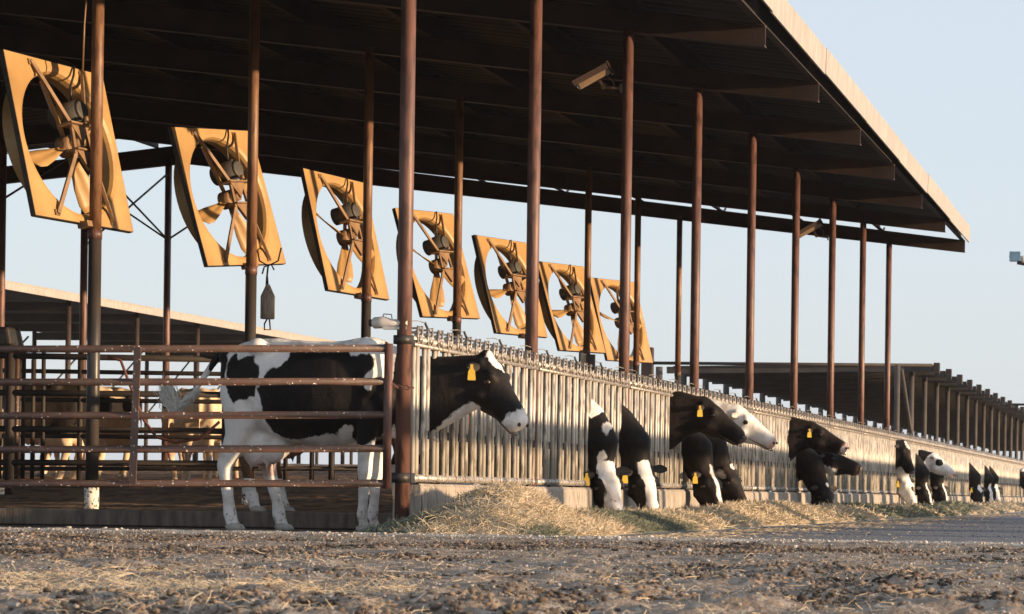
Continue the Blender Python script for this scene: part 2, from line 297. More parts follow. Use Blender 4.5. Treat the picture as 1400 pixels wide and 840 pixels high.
tag(strands('loose_straw', np.stack([X, Y, zfore(X, Y)+.006+RNG.uniform(0, .015, len(X))], -1), .06, .0011, M_straw, .3), 'loose bleached straw lying on the dirt in the left foreground', 'straw', kind='stuff')
# ---------------------------------------------------------------- feed along the fence
# (heaps are pushed up by hand, so their height wanders)
def hay_h(X, Y):
    """height of the ridge of feed at X (negative) along the fence"""
    amp = .17+.15*(fbm(Y*.33, Y*0+3.3, 2, 17)-.3)*2
    amp = amp+.16*np.exp(-((Y-19.35)/.75)**2)-.05*np.exp(-((Y-20.9)/.5)**2)
    amp = amp*np.clip((Y-18.15)/.8, 0, 1)**.6
    cen = -PA+.68+.08*(vnoise(Y*.5, Y*0, 9)-.5); w = np.where(X < cen, .75, .46+.1*vnoise(Y*.9, Y*0, 4))
    h = amp*np.exp(-((X-cen)/w)**2*1.6)-.035
    h = np.where((X < -PA+.05) & (Y > 18.7), -.05, h)
    h = np.maximum(h, .17*np.exp(-(((X+5.22)/.42)**2+((Y-18.55)/.34)**2))-.03)
    return h+(fbm(X*5, Y*5, 3, 41)-.45)*.06*np.clip(h*8, 0, 1)
hx = np.arange(-PA-.42, -PA+1.9, .035); hy = np.concatenate([np.arange(17.7, 32, .035), np.arange(32, 90, .15)])
is_green = lambda X, Y: (fbm(Y*.42+1.7, X*.8, 3, 77)+.5*np.exp(-((Y-22.7)/.95)**2)*(X > -PA+.3+.12*np.sin(Y*3))+.22*np.exp(-((Y-25.6)/.5)**2)+.26*np.exp(-((Y-44)/4)**2)-.3*np.exp(-((Y-20.0)/1.1)**2)-.15*np.exp(-((Y-31)/3.)**2)+.2*np.exp(-((Y-18.5)/.5)**2)) > .5
Xg, Yg = np.meshgrid(hx, hy); Zg = hay_h(Xg, Yg); nx = len(hx); i = (np.arange(len(hy)-1)[:, None]*nx+np.arange(nx-1)[None, :]).ravel()
Fh = np.stack([i, i+1, i+nx+1, i+nx], -1); Vh = np.stack([Xg, Yg, Zg], -1).reshape(-1, 3); cxy = Vh[Fh].mean(1); gr = is_green(cxy[:, 0], cxy[:, 1])
def hay_pts(n, y0, y1, green):
    Y = RNG.uniform(y0, y1, n); X = np.where(Y < 19, RNG.uniform(-PA-.4, -PA+1.5, n), -PA+.06+RNG.beta(1.6, 1.9, n)*1.6); h = hay_h(X, Y); k = (h > .005) & (is_green(X+RNG.normal(0, .05, n), Y+RNG.normal(0, .12, n)) == green); return X[k], Y[k], h[k]
for nm, g, mt, lb, sz in (('hay', False, M_hay, 'golden dry hay heaped along the foot of the headlock fence', 1.0), ('silage', True, M_hayg, 'green grey chopped feed lying between the golden heaps of hay', .8)):
    o = raw(nm, Vh, Fh[gr == g], mt, smooth=True); tag(o, lb, nm, kind='stuff')
    Ps = []; Ls = []; Ws = []
    for n_, y0, y1, L_, w_ in ((44000, 17.8, 24, .125, .0022), (26000, 24, 34, .12, .004), (16000, 34, 60, .16, .007), (5000, 60, 88, .2, .012)):
        X, Y, h = hay_pts(n_, y0, y1, g); Ps.append(np.stack([X, Y, h+RNG.uniform(-.01, .028, len(X))], -1)); Ls.append(np.full(len(X), L_*sz)); Ws.append(np.full(len(X), w_))
    strands('stalks', np.vstack(Ps), np.concatenate(Ls), np.concatenate(Ws), mt, .5, parent=o)['kind'] = 'stuff'

Y = 18.5+RNG.uniform(0, 1, 5000)**1.6*40; X = -PA+1.5+RNG.gamma(1.2, .22, 5000)
tag(strands('scattered_feed', np.stack([X, Y, zlane(X, Y)+.006], -1), .07, .0018, M_straw, .12), 'scraps of hay scattered on the grey lane in front of the feed heaps', 'straw', kind='stuff')
# ---------------------------------------------------------------- barn
barn = thing('cattle_barn', 'long open cattle barn with dark roof on brown pipe poles', 'barn', (0, 0, 0))
def roofz(p): return 5.04+(PR-abs(PR-p)-PE)*.118
def bpos(p, Y, z): return (-p, Y, z)
Y0R, Y1R = 15.0, YK(8)+.08
# corrugated sheet
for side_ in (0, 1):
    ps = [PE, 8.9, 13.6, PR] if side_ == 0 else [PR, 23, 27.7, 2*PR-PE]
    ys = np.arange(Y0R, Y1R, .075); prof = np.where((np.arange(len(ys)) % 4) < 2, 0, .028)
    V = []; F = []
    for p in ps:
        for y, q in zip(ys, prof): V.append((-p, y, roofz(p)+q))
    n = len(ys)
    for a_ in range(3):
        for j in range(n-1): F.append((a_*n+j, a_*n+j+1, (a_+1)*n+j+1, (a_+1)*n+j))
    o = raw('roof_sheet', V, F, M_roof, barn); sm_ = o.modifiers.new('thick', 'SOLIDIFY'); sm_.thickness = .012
# fascia in lengths with slight joints
yj = np.arange(Y0R, Y1R+3, 3.66); 
for j in range(len(yj)-1):
    ya, yb = yj[j], min(yj[j+1], Y1R)
    if yb-ya < .3: continue
    def zt(y): return 5.16-.0062*(y-25)
    z1, z2 = zt(ya), zt(yb); jg = random.uniform(-.012, .012)
    fb = MB(); q = -PE+.06+jg*.4
    V = []
    for y, z in ((ya+.006, z1), (yb-.006, z2)):
        V += [(q, y, z-.27+jg), (q+.02, y, z-.27+jg), (q+.03, y, z+jg), (q-.10, y, z+.015+jg), (q-.10, y, z+.005+jg), (q+.015, y, z-.01+jg)]
    fb.add(V, [(k, (k+1) % 6, 6+(k+1) % 6, 6+k) for k in range(6)]+[(5, 4, 3, 2, 1, 0), (6, 7, 8, 9, 10, 11)]); fb.build('fascia', M_fascia, barn)
fb = MB(); fb.box((-(2*PR-PE)-.05, (Y0R+Y1R)/2, roofz(2*PR-PE)-.05), (.02, Y1R-Y0R, .27)).build('fascia', M_fascia, barn)
# purlins run along the barn
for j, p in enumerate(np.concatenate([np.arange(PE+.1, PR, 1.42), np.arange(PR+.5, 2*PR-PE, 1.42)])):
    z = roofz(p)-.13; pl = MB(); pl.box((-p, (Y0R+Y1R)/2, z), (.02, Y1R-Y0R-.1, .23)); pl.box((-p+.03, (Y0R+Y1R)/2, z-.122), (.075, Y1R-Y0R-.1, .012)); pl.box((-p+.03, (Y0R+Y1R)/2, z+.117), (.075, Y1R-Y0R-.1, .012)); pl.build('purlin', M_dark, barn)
# rafters
for k in range(-1, 9):
    Y = YK(k)
    rb = MB()
    for sgn in (1, -1):
        pa, pb = (PE+.02, PR) if sgn == 1 else (2*PR-PE, PR)
        for (zo0, zo1, w) in ((-.20, -.395, .02),):
            V = []
            for p in (pa, pb):
                d1 = -.395 if p != PR else -.52
                for yy in (-.011, .011): V += [(-p, Y+yy, roofz(p)-.265), (-p, Y+yy, roofz(p)+d1-.06)]
            rb.add(V, [(0, 1, 5, 4), (2, 6, 7, 3), (0, 4, 6, 2), (1, 3, 7, 5), (0, 2, 3, 1), (4, 5, 7, 6)])
        for dz0, dz1 in ((-.26, -.26), (-.455, -.58)):
            rb.beam((-pa, Y, roofz(pa)+dz0), (-pb, Y, roofz(pb)+dz1), .13, .014)
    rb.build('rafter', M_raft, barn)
    for p in np.arange(PE+1.5, PR-1, 2.84):   # purlin clips and flange braces
        MB().beam((-p, Y+.02, roofz(p)-.36), (-p-.0, Y+.55, roofz(p)-.16), .03, .03).build('flange_brace', M_dark, barn)
# poles
def pole(x, Y, zt, mts, foot=None, r=.051, z0=0, split=None):
    o = MB()
    o.tube((x, Y, z0 if split is None else split), (x, Y, zt), r, 20); o = o.build('pole', mts, barn)
    if split is not None:
        MB().tube((x, Y, z0), (x, Y, split-.001), r*1.07, 20).build('shade_toned_lower_pole', M_shadepipe, o)  # lower length of the pole, coloured dark in place of shade
        MB().tube((x, Y, split-.03), (x, Y, split+.05), r*1.16, 20).build('collar', M_rust, o)
    else: MB().box((x, Y, zt-.01), (.2, .2, .02)).build('cap_plate', M_dark, o)
    if foot: MB().tube((x, Y, z0-.02), (x, Y, foot), r*1.22, 20).build('painted_foot', M_white, o)
    return o
for k in range(9):
    pole(-PA+.012, YK(k), roofz(PA)-.43, M_rust)
BPX = {1: 129, 2: 343, 3: 501, 4: 625, 5: 724, 6: 803, 7: 871, 8: 928}
BX = {}
for k, x in BPX.items():
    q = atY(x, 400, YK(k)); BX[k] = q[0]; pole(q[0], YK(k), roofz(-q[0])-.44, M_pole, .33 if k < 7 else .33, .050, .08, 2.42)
for k, x in ((6, 2), (7, 115), (8, 229)):
    q = atY(x, 350, YK(k)); pole(q[0], YK(k), roofz(-q[0])-.45, M_rust, None, .06, .05)
    if k == 8: c8 = q
    if k == 7: c7 = q
def brace(a, b, r=.018): MB().tube(a, b, r, 6).build('brace', M_dark, barn)
zc = 5.95
brace((c8[0], YK(8), zc), (c7[0], YK(7), 4.3)); brace((c7[0], YK(7), zc-.1), (c8[0], YK(8), 4.75)); brace((c8[0], YK(8), 4.75), (c8[0]+1.7, YK(8), 5.85)); brace((c8[0], YK(8), 4.75), (c8[0]-1.7, YK(8), 5.85))
brace((c7[0], YK(7), zc), (c7[0]-.4, YK(6), 4.3))
for y in range(0, 7, 2):        # tension rods under the sheets
    for p in (6.5, 9.5, 12.5): brace((-p, YK(y), roofz(p)-.23), (-p-2.9, YK(y+1), roofz(p+2.9)-.23), .01)

# feed kerb
kb = MB(); xs_ = -PA; 
V = []; ys = np.arange(19.05, 92, .25); n = len(ys)
for y in ys:
    j1 = .012*(vnoise(np.array(y*2.1), np.array(1.)) - .5); V += [(xs_+.11+j1, y, -.05), (xs_+.09+j1, y, .34), (xs_+.07+j1, y, .36+j1*.5), (xs_-.10, y, .36), (xs_-.12, y, -.05)]
F = [(i*5+j, i*5+j+1, i*5+6+j, i*5+5+j) for i in range(n-1) for j in range(4)]+[(0, 1, 2, 3), (4, 0, 3, 3)][:0]
k_ = raw('feed_kerb', V, F, M_conc); tag(k_, kind='structure')
MB().box((xs_-.005, 19.04, .155), (.2, .03, .4)).build('kerb_end', M_conc, k_)

# unseen board screen added across the lane to shade the lower fence and feed
wb = thing('added_shade_screen', 'tall unseen board screen added across the feed lane to cast shade', 'fence', (7, 0, 0)); mb = MB()
mb.box((0, 55, 1.90), (.03, 76, .26)).build('top_board', M_dark, wb); bd = MB(); y = 21.5
while y < 93:
    w_ = random.choice((.1, .2, .35, .6, .9)); bd.box((0.04, y+w_/2, .87), (.02, w_, 1.78)); y += w_+random.choice((.12, .25, .5, .9, 1.2))
o = bd.build('boards', M_dark, wb); o['kind'] = 'stuff'
for y in np.arange(17.2, 93, 3.0): MB().tube((.1, y, 0), (.1, y, 2.0), .05, 8).build('post', M_dark, wb)
# ---------------------------------------------------------------- headlock panels
def headlock_panel():
    t = thing('headlock_panel', 'x', 'cattle fence', (0, 0, 0), 0, 'galvanised headlock panels of the feed fence')
    L = 3.66; m_ = MB(); m_.tube((0, .02, 1.375), (0, L-.02, 1.375), .027, 10); m_.tube((-.07, .02, 1.35), (-.07, L-.02, 1.35), .022, 8); m_.tube((.02, .02, 1.335), (.02, L-.02, 1.335), .016, 8); m_.build('top_rail', M_galvd, t)
    m_ = MB(); m_.tube((0, .02, .40), (0, L-.02, .40), .028, 10)
    for j in range(14): m_.tube((0, .12+j*.2614, .40), (0, .17+j*.2614, .40), .034, 8)
    m_.build('bottom_rail', M_galvd, t)
    for j in range(7):
        y = .10+j*.5229; hb = MB()
        for dy, r_, x_ in ((0, .018, 0), (.045, .016, .012), (.092, .018, 0), (.262, .017, 0), (.318, .019, .010)):
            a_ = random.uniform(-.006, .006)
            hb.tube((x_, y+dy, .40), (x_, y+dy+a_, 1.37), r_, 10)
        h = hb.build('headlock', M_galv, t)
        for dy in (.092, .318): MB().box((.022, y+dy, .71), (.016, .03, .06)).build('stop_bolt', M_blackm, h)
        for dy in (.05, .31):
            lt = MB(); c = y+dy; w_ = .055
            lt.path([(.03, c-w_, 1.32), (.03, c-w_, 1.465), (.03, c+w_, 1.47), (.03, c+w_, 1.33)], .0085, 6)
            lt.path([(-.06, c-w_*.8, 1.36), (-.06, c-w_*.8, 1.45), (-.06, c+w_*.8, 1.45), (-.06, c+w_*.8, 1.36)], .0075, 6)
            lt.box((-.015, c, 1.455), (.10, .05, .012)); lt.box((-.07, c+.02, 1.41), (.02, .09, .05))
            lt.box((-.02, c, 1.425), (.09, .035, .018)); lt.box((.02, c+.01, 1.395), (.03, .07, .025)); lt.tube((.03, c-.03, 1.37), (.03, c+.03, 1.385), .016, 8)
            lt.build('latch', M_galvd, h)
        if j % 2 == 0:
            lv = MB(); lv.path([(0, y+.33, 1.40), (0, y+.36, 1.46), (.0, y+.28, 1.505)], .010, 6); lv.build('lever', M_blackm, h)
            MB().path([(0, y+.28, 1.505), (0, y+.1, 1.51), (0, y-.1, 1.495)], .0035, 4).build('pull_wire', M_galvd, h)
    return t
ORD = ['first', 'second', 'third', 'fourth', 'fifth', 'sixth', 'seventh', 'eighth', 'ninth', 'tenth', 'eleventh', 'twelfth', 'thirteenth', 'fourteenth', 'fifteenth', 'sixteenth', 'seventeenth', 'eighteenth', 'nineteenth']
hp = headlock_panel()
for k in range(19):
    o = hp if k == 0 else dup(hp); o.location = (-PA+.03, YK(k)+.07, 0); o['label'] = 'galvanised headlock panel, %s along the feed fence counting from the gate post' % ORD[k]

# ---------------------------------------------------------------- fans
def make_fan():
    """box fan seen from its motor side; local x = width, z = height, -y = the motor side"""
    t = thing('barn_fan', 'x', 'fan', (0, 0, 0), 0, 'box fans hung from the inner row of barn poles')
    H = .70; R_ = .645; n = 48; V = []; F = []
    for i in range(n):   # square panel with a round opening
        a_ = 2*math.pi*i/n; c, s_ = math.cos(a_), math.sin(a_); q = H/max(abs(c), abs(s_)); V += [(q*c, 0, q*s_), (R_*1.015*c, 0.0, R_*1.015*s_)]
    # venturi cone leading away from the motor side
    nV = 2*n
    for d_, rr in ((.012, .625), (.04, .612), (.09, .61), (.14, .62), (.19, .64)):
        for i in range(n): a_ = 2*math.pi*i/n; V.append((rr*math.cos(a_), d_, rr*math.sin(a_)))
    for i in range(n):
        j = (i+1) % n; F.append((2*i, 2*j, 2*j+1, 2*i+1)); F.append((2*i+1, 2*j+1, nV+j, nV+i))
        for q in range(4): F.append((nV+q*n+i, nV+q*n+j, nV+(q+1)*n+j, nV+(q+1)*n+i))
    pn = raw('panel', V, F, M_fan, t, smooth=False); md = pn.modifiers.new('t', 'SOLIDIFY'); md.thickness = .004; md.offset = 1
    rm = MB()
    for a, b in (((-H, 0, -H), (H, 0, -H)), ((H, 0, -H), (H, 0, H)), ((H, 0, H), (-H, 0, H)), ((-H, 0, H), (-H, 0, -H))):
        a = np.array(a); b = np.array(b); rm.beam(a+(0, .02, 0), b+(0, .02, 0), .010, .045, up=(0, 1, 0))
    rm.build('rim', M_fanedge, t)
    for sx in (-1, 1):     # bent struts
        st = MB(); st.beam((sx*.36, -.02, .66), (sx*.10, -.11, .12), .024, .032); st.beam((sx*.10, -.11, .12), (sx*.12, -.11, -.14), .024, .032); st.beam((sx*.12, -.11, -.14), (sx*.40, -.02, -.66), .024, .032)
        st.box((sx*.36, -.012, .65), (.06, .012, .05)); st.box((sx*.40, -.012, -.65), (.06, .012, .05)); st.build('strut', M_strut, t)
    br = MB(); br.box((0, -.10, .12), (.36, .14, .016)); br.box((0, -.10, -.10), (.28, .12, .016)); br.add([(-.13, -.13, .12), (.13, -.13, .12), (0, -.13, -.04), (-.13, -.10, .12), (.13, -.10, .12), (0, -.10, -.04)], [(0, 1, 2), (5, 4, 3), (0, 2, 5, 3), (1, 4, 5, 2), (0, 3, 4, 1)])
    br.add([(-.12, -.13, -.10), (.12, -.13, -.10), (.02, -.13, -.27), (-.12, -.10, -.10), (.12, -.10, -.10), (.02, -.10, -.27)], [(0, 1, 2), (5, 4, 3), (0, 2, 5, 3), (1, 4, 5, 2), (0, 3, 4, 1)])
    br.tube((-.05, -.23, .12), (-.05, -.23, .16), .02, 8); br.build('motor_bracket', M_strut, t)
    mo = MB(); mo.tube((0, -.17, .24), (0, .10, .24), .098, 18); mo.tube((0, -.19, .24), (0, -.17, .24), .07, 18, .098); mo.box((.07, -.05, .33), (.09, .12, .05)); mo.build('motor', M_motor, t)
    MB().path([(.05, -.06, .37), (.10, -.05, .50), (.20, -.04, .62), (.26, -.02, .70)], .010, 6).build('cable', M_blackm, t)
    hb = MB(); hb.tube((0, -.11, -.02), (0, .10, -.02), .045, 14); hb.tube((0, -.03, -.02), (0, .09, -.02), .09, 14); hb.build('hub', M_strut, t)
    for q in range(4):      # twisted sheet-metal blades
        a0 = math.radians(20+q*90); b_ = []; 
        for r_, ch, tw in ((.07, .03, 60), (.2, .05, 52), (.36, .085, 44), (.50, .10, 38), (.575, .08, 36)):
            for s_ in (-1, -.33, .33, 1):
                tt = math.radians(tw); x = r_; yv = s_*ch; cam_ = .02*(1-s_*s_)
                lx, ly, lz = x, .03-math.sin(tt)*yv+cam_, math.cos(tt)*yv
                b_.append((lx*math.cos(a0)-lz*math.sin(a0), ly, lx*math.sin(a0)+lz*math.cos(a0)-.02))
        F = [(i*4+j, i*4+j+1, i*4+5+j, i*4+4+j) for i in range(4) for j in range(3)]
        o = raw('blade', b_, F, M_fan, t, smooth=True); md = o.modifiers.new('t', 'SOLIDIFY'); md.thickness = .006
    hk = MB(); hk.box((0, -.02, -.72), (.16, .10, .05)); hk.build('mounting_foot', M_strut, t)
    return t
FANS = [(-9.562, 22.528, 3.199, 1.372, -.240, .004), (-9.774, 26.966, 3.229, 1.312, -.250, -.103), (-9.774, 30.779, 3.209, 1.370, -.248, .007), (-9.73, 34.40, 3.187, 1.293, -.274, -.049),
        (-9.761, 38.25, 3.195, 1.281, -.265, -.012), (-9.723, 41.829, 3.151, 1.269, -.288, -.023), (-9.705, 45.394, 3.183, 1.209, -.255, -.017)]
FL = ['yellowed square box fan nearest the camera, partly behind the leftmost pole', 'yellowed square box fan above the cow, a grey weight hanging below it', 'yellowed square box fan just left of the tall rusty corner pole',
      'yellowed square box fan just right of the tall rusty corner pole', 'yellowed square box fan partly behind the second pole of the feed fence', 'yellowed square box fan between the second and third poles of the feed fence', 'yellowed box fan farthest from the camera, smallest of the row']
f0 = make_fan()
for i, q in enumerate(FANS):
    o = f0 if i == 0 else dup(f0); M4 = Matrix.Rotation(q[3], 4, 'Z')@Matrix.Rotation(q[4], 4, 'X')@Matrix.Rotation(q[5], 4, 'Y')
    o.rotation_mode = 'XYZ'; o.rotation_euler = M4.to_euler('XYZ'); o.location = q[:3]; o['label'] = FL[i]
    if i:   # every rotor stopped at its own angle
        A = Matrix.Translation((0, 0, -.02))@Matrix.Rotation(math.radians(random.uniform(0, 90)), 4, 'Y')@Matrix.Translation((0, 0, .02))
        for ch in o.children:
            if ch.name.startswith('blade'): ch.matrix_basis = A
    # bracket to the pole is part of the fan
    px = BX[i+1]; inv = M4.inverted(); zl = 2.47
    a_ = inv@(Vector((px, YK(i+1), zl))-Vector(q[:3])); b_ = Vector((0, 0, -.72))
    mb = MB(); mb.beam(tuple(a_), tuple(b_), .05, .03); mb.build('pole_bracket', M_strut, o)
# hanging weight under the second fan
wx = atY(366, 415, 26.6); w = thing('counterweight', 'grey concrete cylinder weight hanging on a chain below the second fan', 'weight', (wx[0], 26.6, wx[2]))
MB().loft([((0, 0, -.155), .062, .062), ((0, 0, -.15), .07, .07), ((0, 0, .07), .07, .07), ((0, 0, .17), .025, .025), ((0, 0, .185), .018, .018)], (1, 0, 0), 20).build('weight_body', M_conc, w)
c_ = MB(); c_.path([(0, 0, .17), (-.01, 0, .28), (0, 0, .38)], .009, 6); c_.path([(-.02, 0, .17), (-.015, 0, .26), (.0, 0, .38)], .006, 6); c_.path([(-.11, 0, .52), (-.09, 0, .42), (0, 0, .37), (.1, 0, .42), (.13, 0, .55)], .008, 6); c_.path([(-.06, 0, .29), (-.04, 0, .36), (.03, 0, .385), (.06, 0, .33)], .008, 6); c_.build('hanger', M_blackm, w)
MB().path([(0, 0, -.15), (-.03, 0, -.2), (-.03, 0, -.26), (.03, 0, -.26), (.02, 0, -.16)], .008, 6).build('hook', M_rust, w)
# drop cable to the first fan
q = atY(120, -30, 22.4); q2 = atY(113, 98, 22.4)
tag(MB().path([q, (q+q2)/2+(-.008, 0, 0), q2], .008, 6).build('power_cable', M_strut), 'thin cable dropping from the roof to the nearest box fan', 'cable')

# ---------------------------------------------------------------- gate
g = thing('pipe_gate', 'brown five rail pipe gate spattered with white droppings', 'gate', (0, 18.6, 0))
def gp(x, y, Y=18.6): q_ = atY(x, y, Y); return np.array([q_[0], 0, q_[2]])
for ya, yb in ((477.5, 476.5), (522.5, 522), (568.5, 567.5), (615, 613.5), (662, 661)):
    MB().tube(gp(-420, ya+1), gp(529, yb), .0255, 16).build('rail', M_gate, g)
MB().tube(gp(531.5, 470), gp(528.5, 668), .029, 16).build('end_stile', M_rust, g)
a, b = gp(190.5, 475), gp(183.5, 662); o = MB(); o.beam(a+(0, -.03, 0), b+(0, -.03, 0), .05, .012, up=(0, 1, 0)); o.build('stiffener', M_gate, g)
ch = MB()
for i in range(9):
    t = i/8; c = (1-t)*atY(527, 520, 18.62)+t*atY(563, 530, 18.78)+np.array([0, -.06*math.sin(math.pi*t)-.02, -.02*math.sin(math.pi*t)])
    a_ = np.linspace(0, 2*math.pi, 11); e = np.array([1, .1, -.2]) ; f_ = np.array([0, 0, 1.]) if i % 2 else np.array([0, 1., .2])
    ch.path([c+nrm(e)*.022*math.cos(u)+f_*.013*math.sin(u) for u in a_], .0045, 5, False)
tag(ch.build('gate_chain', M_rust), 'rusty chain tying the gate to the corner pole', 'chain')
cl = thing('pole_clamp', 'black clamp joining the top rail of the headlocks to the corner pole', 'clamp', (-PA, 18.86, 1.36)); mb = MB(); mb.tube((0, 0, -.03), (0, 0, .03), .064, 18); mb.box((.03, .09, 0), (.05, .12, .045)); mb.build('band', M_blackm, cl)
cl = thing('pole_clamp', 'black clamp joining the bottom rail of the headlocks to the corner pole', 'clamp', (-PA, 18.86, .40)); mb = MB(); mb.tube((0, 0, -.035), (0, 0, .035), .064, 18); mb.box((.03, .09, 0), (.06, .1, .07)); mb.build('band', M_blackm, cl)

# ---------------------------------------------------------------- cameras on poles
def frame(fwd, up=(0, 0, 1)):
    f_ = nrm(fwd); s_ = nrm(np.cross(f_, up)); u = np.cross(s_, f_); return np.array([f_, s_, u]).T
def sec_cam(pt, fwd, wall, label, L=.34):
    t = thing('security_camera', label, 'camera', pt); Rm = frame(fwd); T = lambda *v: Rm@np.array(v, float)
    b = MB(); b.box((0, 0, 0), (L, .085, .085), Rm); b.build('housing', M_camb, t, .008)
    b = MB(); b.box(T(.02, 0, .055), (L+.03, .115, .010), Rm); b.box(T(.02, .055, .03), (L+.03, .006, .05), Rm); b.box(T(.02, -.055, .03), (L+.03, .006, .05), Rm); b.box(T(-L/2-.015, 0, .005), (.02, .12, .13), Rm); b.build('sunshade', M_raft, t)
    MB().tube(T(L/2, 0, 0), T(L/2+.006, 0, 0), .03, 14).build('lens', M_glass, t)
    w_ = np.array(wall)-np.array(pt); j = T(-.04, 0, -.13)
    b = MB(); b.path([T(-.04, 0, -.04), j], .017, 8); b.ball(j, .025, 10); b.tube(j, (w_[0]-.05, w_[1], w_[2]), .014, 8); b.box((w_[0]-.055, w_[1], w_[2]), (.012, .07, .08)); b.build('bracket', M_strut, t)
    MB().path([T(-L/2+.05, 0, -.05), T(-L/2+.02, 0, -.12), (j+w_)/2+(0, 0, -.01), (w_[0]-.06, w_[1], w_[2]+.02)], .006, 6).build('cable', M_strut, t)
c = atY(811, 106, YK(2)-.02); wl = atY(850, 121, YK(2)); sec_cam(c, (-.85, -.25, -.52), (-PA, YK(2), wl[2]), 'bronze coloured security camera on the third pole under the roof')
c = atY(1107, 314, YK(6)); wl = atY(1130, 325, YK(6)); sec_cam(c, (-.85, -.25, -.52), (-PA, YK(6), wl[2]), 'small security camera on a distant pole near the far end of the roof', .38)
# white spotlight tube at the corner pole
c = atY(535, 442, 18.84); t = thing('spot_lamp', 'dirty white tubular lamp sticking out left of the corner pole', 'lamp', c)
b = MB(); b.loft([((-.135, 0, .0), .028, .028), ((-.12, 0, .0), .040, .040), ((-.05, 0, .005), .042, .042), ((.0, 0, 0), .028, .028), ((.12, 0, 0), .026, .026)], (0, 1, 0), 18); b.box((.03, 0, -.035), (.17, .05, .02)); b.build('body', M_camw, t)
MB().tube((-.155, 0, 0), (-.13, 0, 0), .026, 14).build('lens', M_blackm, t)
MB().path([(-.06, .0, .045), (-.055, 0, .063), (.0, 0, .06), (.005, 0, .03)], .004, 6).build('bail', M_blackm, t)
# lamp at the right border of the picture, on a post outside it
c = atY(1388, 353, 40.0); t = thing('flood_lamp', 'small bluish flood lamp reaching in at the right edge against the sky', 'lamp', (c[0], 40, c[2]))
mb = MB(); mb.box((-.0, 0, .02), (.16, .12, .14)); mb.build('glass_front', M_bluish, t, .006); MB().box((0, .0, .022), (.17, .09, .02)).build('crossbar', M_blackm, t)
mb = MB(); mb.beam((.03, 0, -.06), (.3, 0, -.11), .05, .06); mb.tube((.3, 0, -.1), (1.0, 0, -.1), .025, 8); mb.build('arm', M_blackm, t); MB().ball((.12, 0, -.02), (.05, .05, .06), 10).build('cap', M_camw, t)
MB().tube((1.0, 0, -c[2]), (1.0, 0, .4), .05, 12).build('post', M_rust, t)
a = atY(1368, 553, 110); b = atY(1460, 554, 110); tag(MB().tube(a, b, .045, 8).build('overhead_pipe', M_dark), 'thin dark pipe against the sky right of the far shed roof', 'pipe')
# small dark flaps on the rail
q = atp(797, 497, PA); t = tag(MB().box((q[0], q[1], 1.50), (.02, .26, .13)).box((q[0]+.05, q[1]+.1, 1.49), (.08, .02, .14)).build('rail_bracket', M_blackm, bevel=.004), 'black metal bracket sitting on the fence top behind the white necked cow', 'bracket')

# ---------------------------------------------------------------- pens behind
def rails(name, label, xl, xr, Y, ys, r, posts, mt, prow=None):
    t = thing(name, label, 'fence', (0, Y, 0))
    for (ya, yb) in ys:
        a, b = atY(xl, ya, Y), atY(xr, yb, Y); MB().tube((a[0], 0, a[2]), (b[0], 0, b[2]), r, 10).build('rail', mt, t)
    for (x, yt, yb, rr) in posts:
        a, b = atY(x, yt, Y), atY(x-2, yb, Y); MB().tube((b[0], 0, b[2]-.15), (b[0], 0, a[2]), rr, 10).build('post', mt, t)
    return t
f1 = rails('pen_fence', 'dark pipe fence inside the barn, nearer one behind the gate', -120, 312, 28.5, ((484, 492), (536, 540), (585, 590), (632, 634)), .034, ((311, 475, 672, .055), (14, 470, 683, .05), (-90, 470, 683, .05)), M_dark)
a = atY(12, 0, 28.5)[0]; MB().tube((a, 0, .12), (a, 0, .30), .062, 14).build('painted_foot', M_white, f1.children[-2])
f2 = rails('pen_fence', 'dark pipe fence inside the barn, farther one with thinner rails', -120, 522, 35, ((505, 515), (545, 552), (595, 600), (641, 641)), .03, ((27, 480, 660, .04), (110, 480, 655, .035), (392, 500, 655, .03), (428, 500, 655, .03), (455, 600, 655, .04), (496, 560, 660, .05)), M_dark)
for x_, nm in ((2, 0), (15, 1), (29, 2), (45, 3)):
    pass
st = thing('inner_headlocks', 'upright brown pipes of a headlock row at the left edge behind the gate', 'cattle fence', (0, 0, 0))
for x_ in (1, 9, 24, 33, 46, 60):
    q = atY(x_, 480, 29.6+x_*.02); q3 = atY(x_-2.5, 655, 29.6+x_*.02); MB().tube((q[0], q[1], q3[2]), (q[0], q[1], q[2]-.1*(x_ == 46)), .024, 10).build('bar', M_gate if x_ in (9, 24) else M_dark, st)
q = atY(10, 460, 30.2); hd = tag(MB().add([(q[0]-.4, q[1]-.2, q[2]-.12), (q[0]+.13, q[1]-.2, q[2]-.12), (q[0]+.08, q[1]-.18, q[2]+.10), (q[0]-.4, q[1]-.18, q[2]+.09), (q[0]-.4, q[1]+.2, q[2]-.12), (q[0]+.13, q[1]+.2, q[2]-.12), (q[0]+.08, q[1]+.18, q[2]+.10), (q[0]-.4, q[1]+.18, q[2]+.09)], [(0, 1, 2, 3), (7, 6, 5, 4), (0, 4, 5, 1), (1, 5, 6, 2), (2, 6, 7, 3), (3, 7, 4, 0)]).build('motor_cover', M_blackm, bevel=.03), 'black boxy cover on top of the pipes at the left edge', 'cover')
hp_ = [(148, 489), (165, 493), (174, 517), (184, 543), (197, 575), (214, 598), (240, 605), (274, 600), (300, 577)]
P = [atY(x, y, 28.2) for x, y in hp_]; tag(MB().path(P, .016, 8).build('hose', M_hose), 'reddish brown hose drooping from the pen rail behind the gate', 'hose')

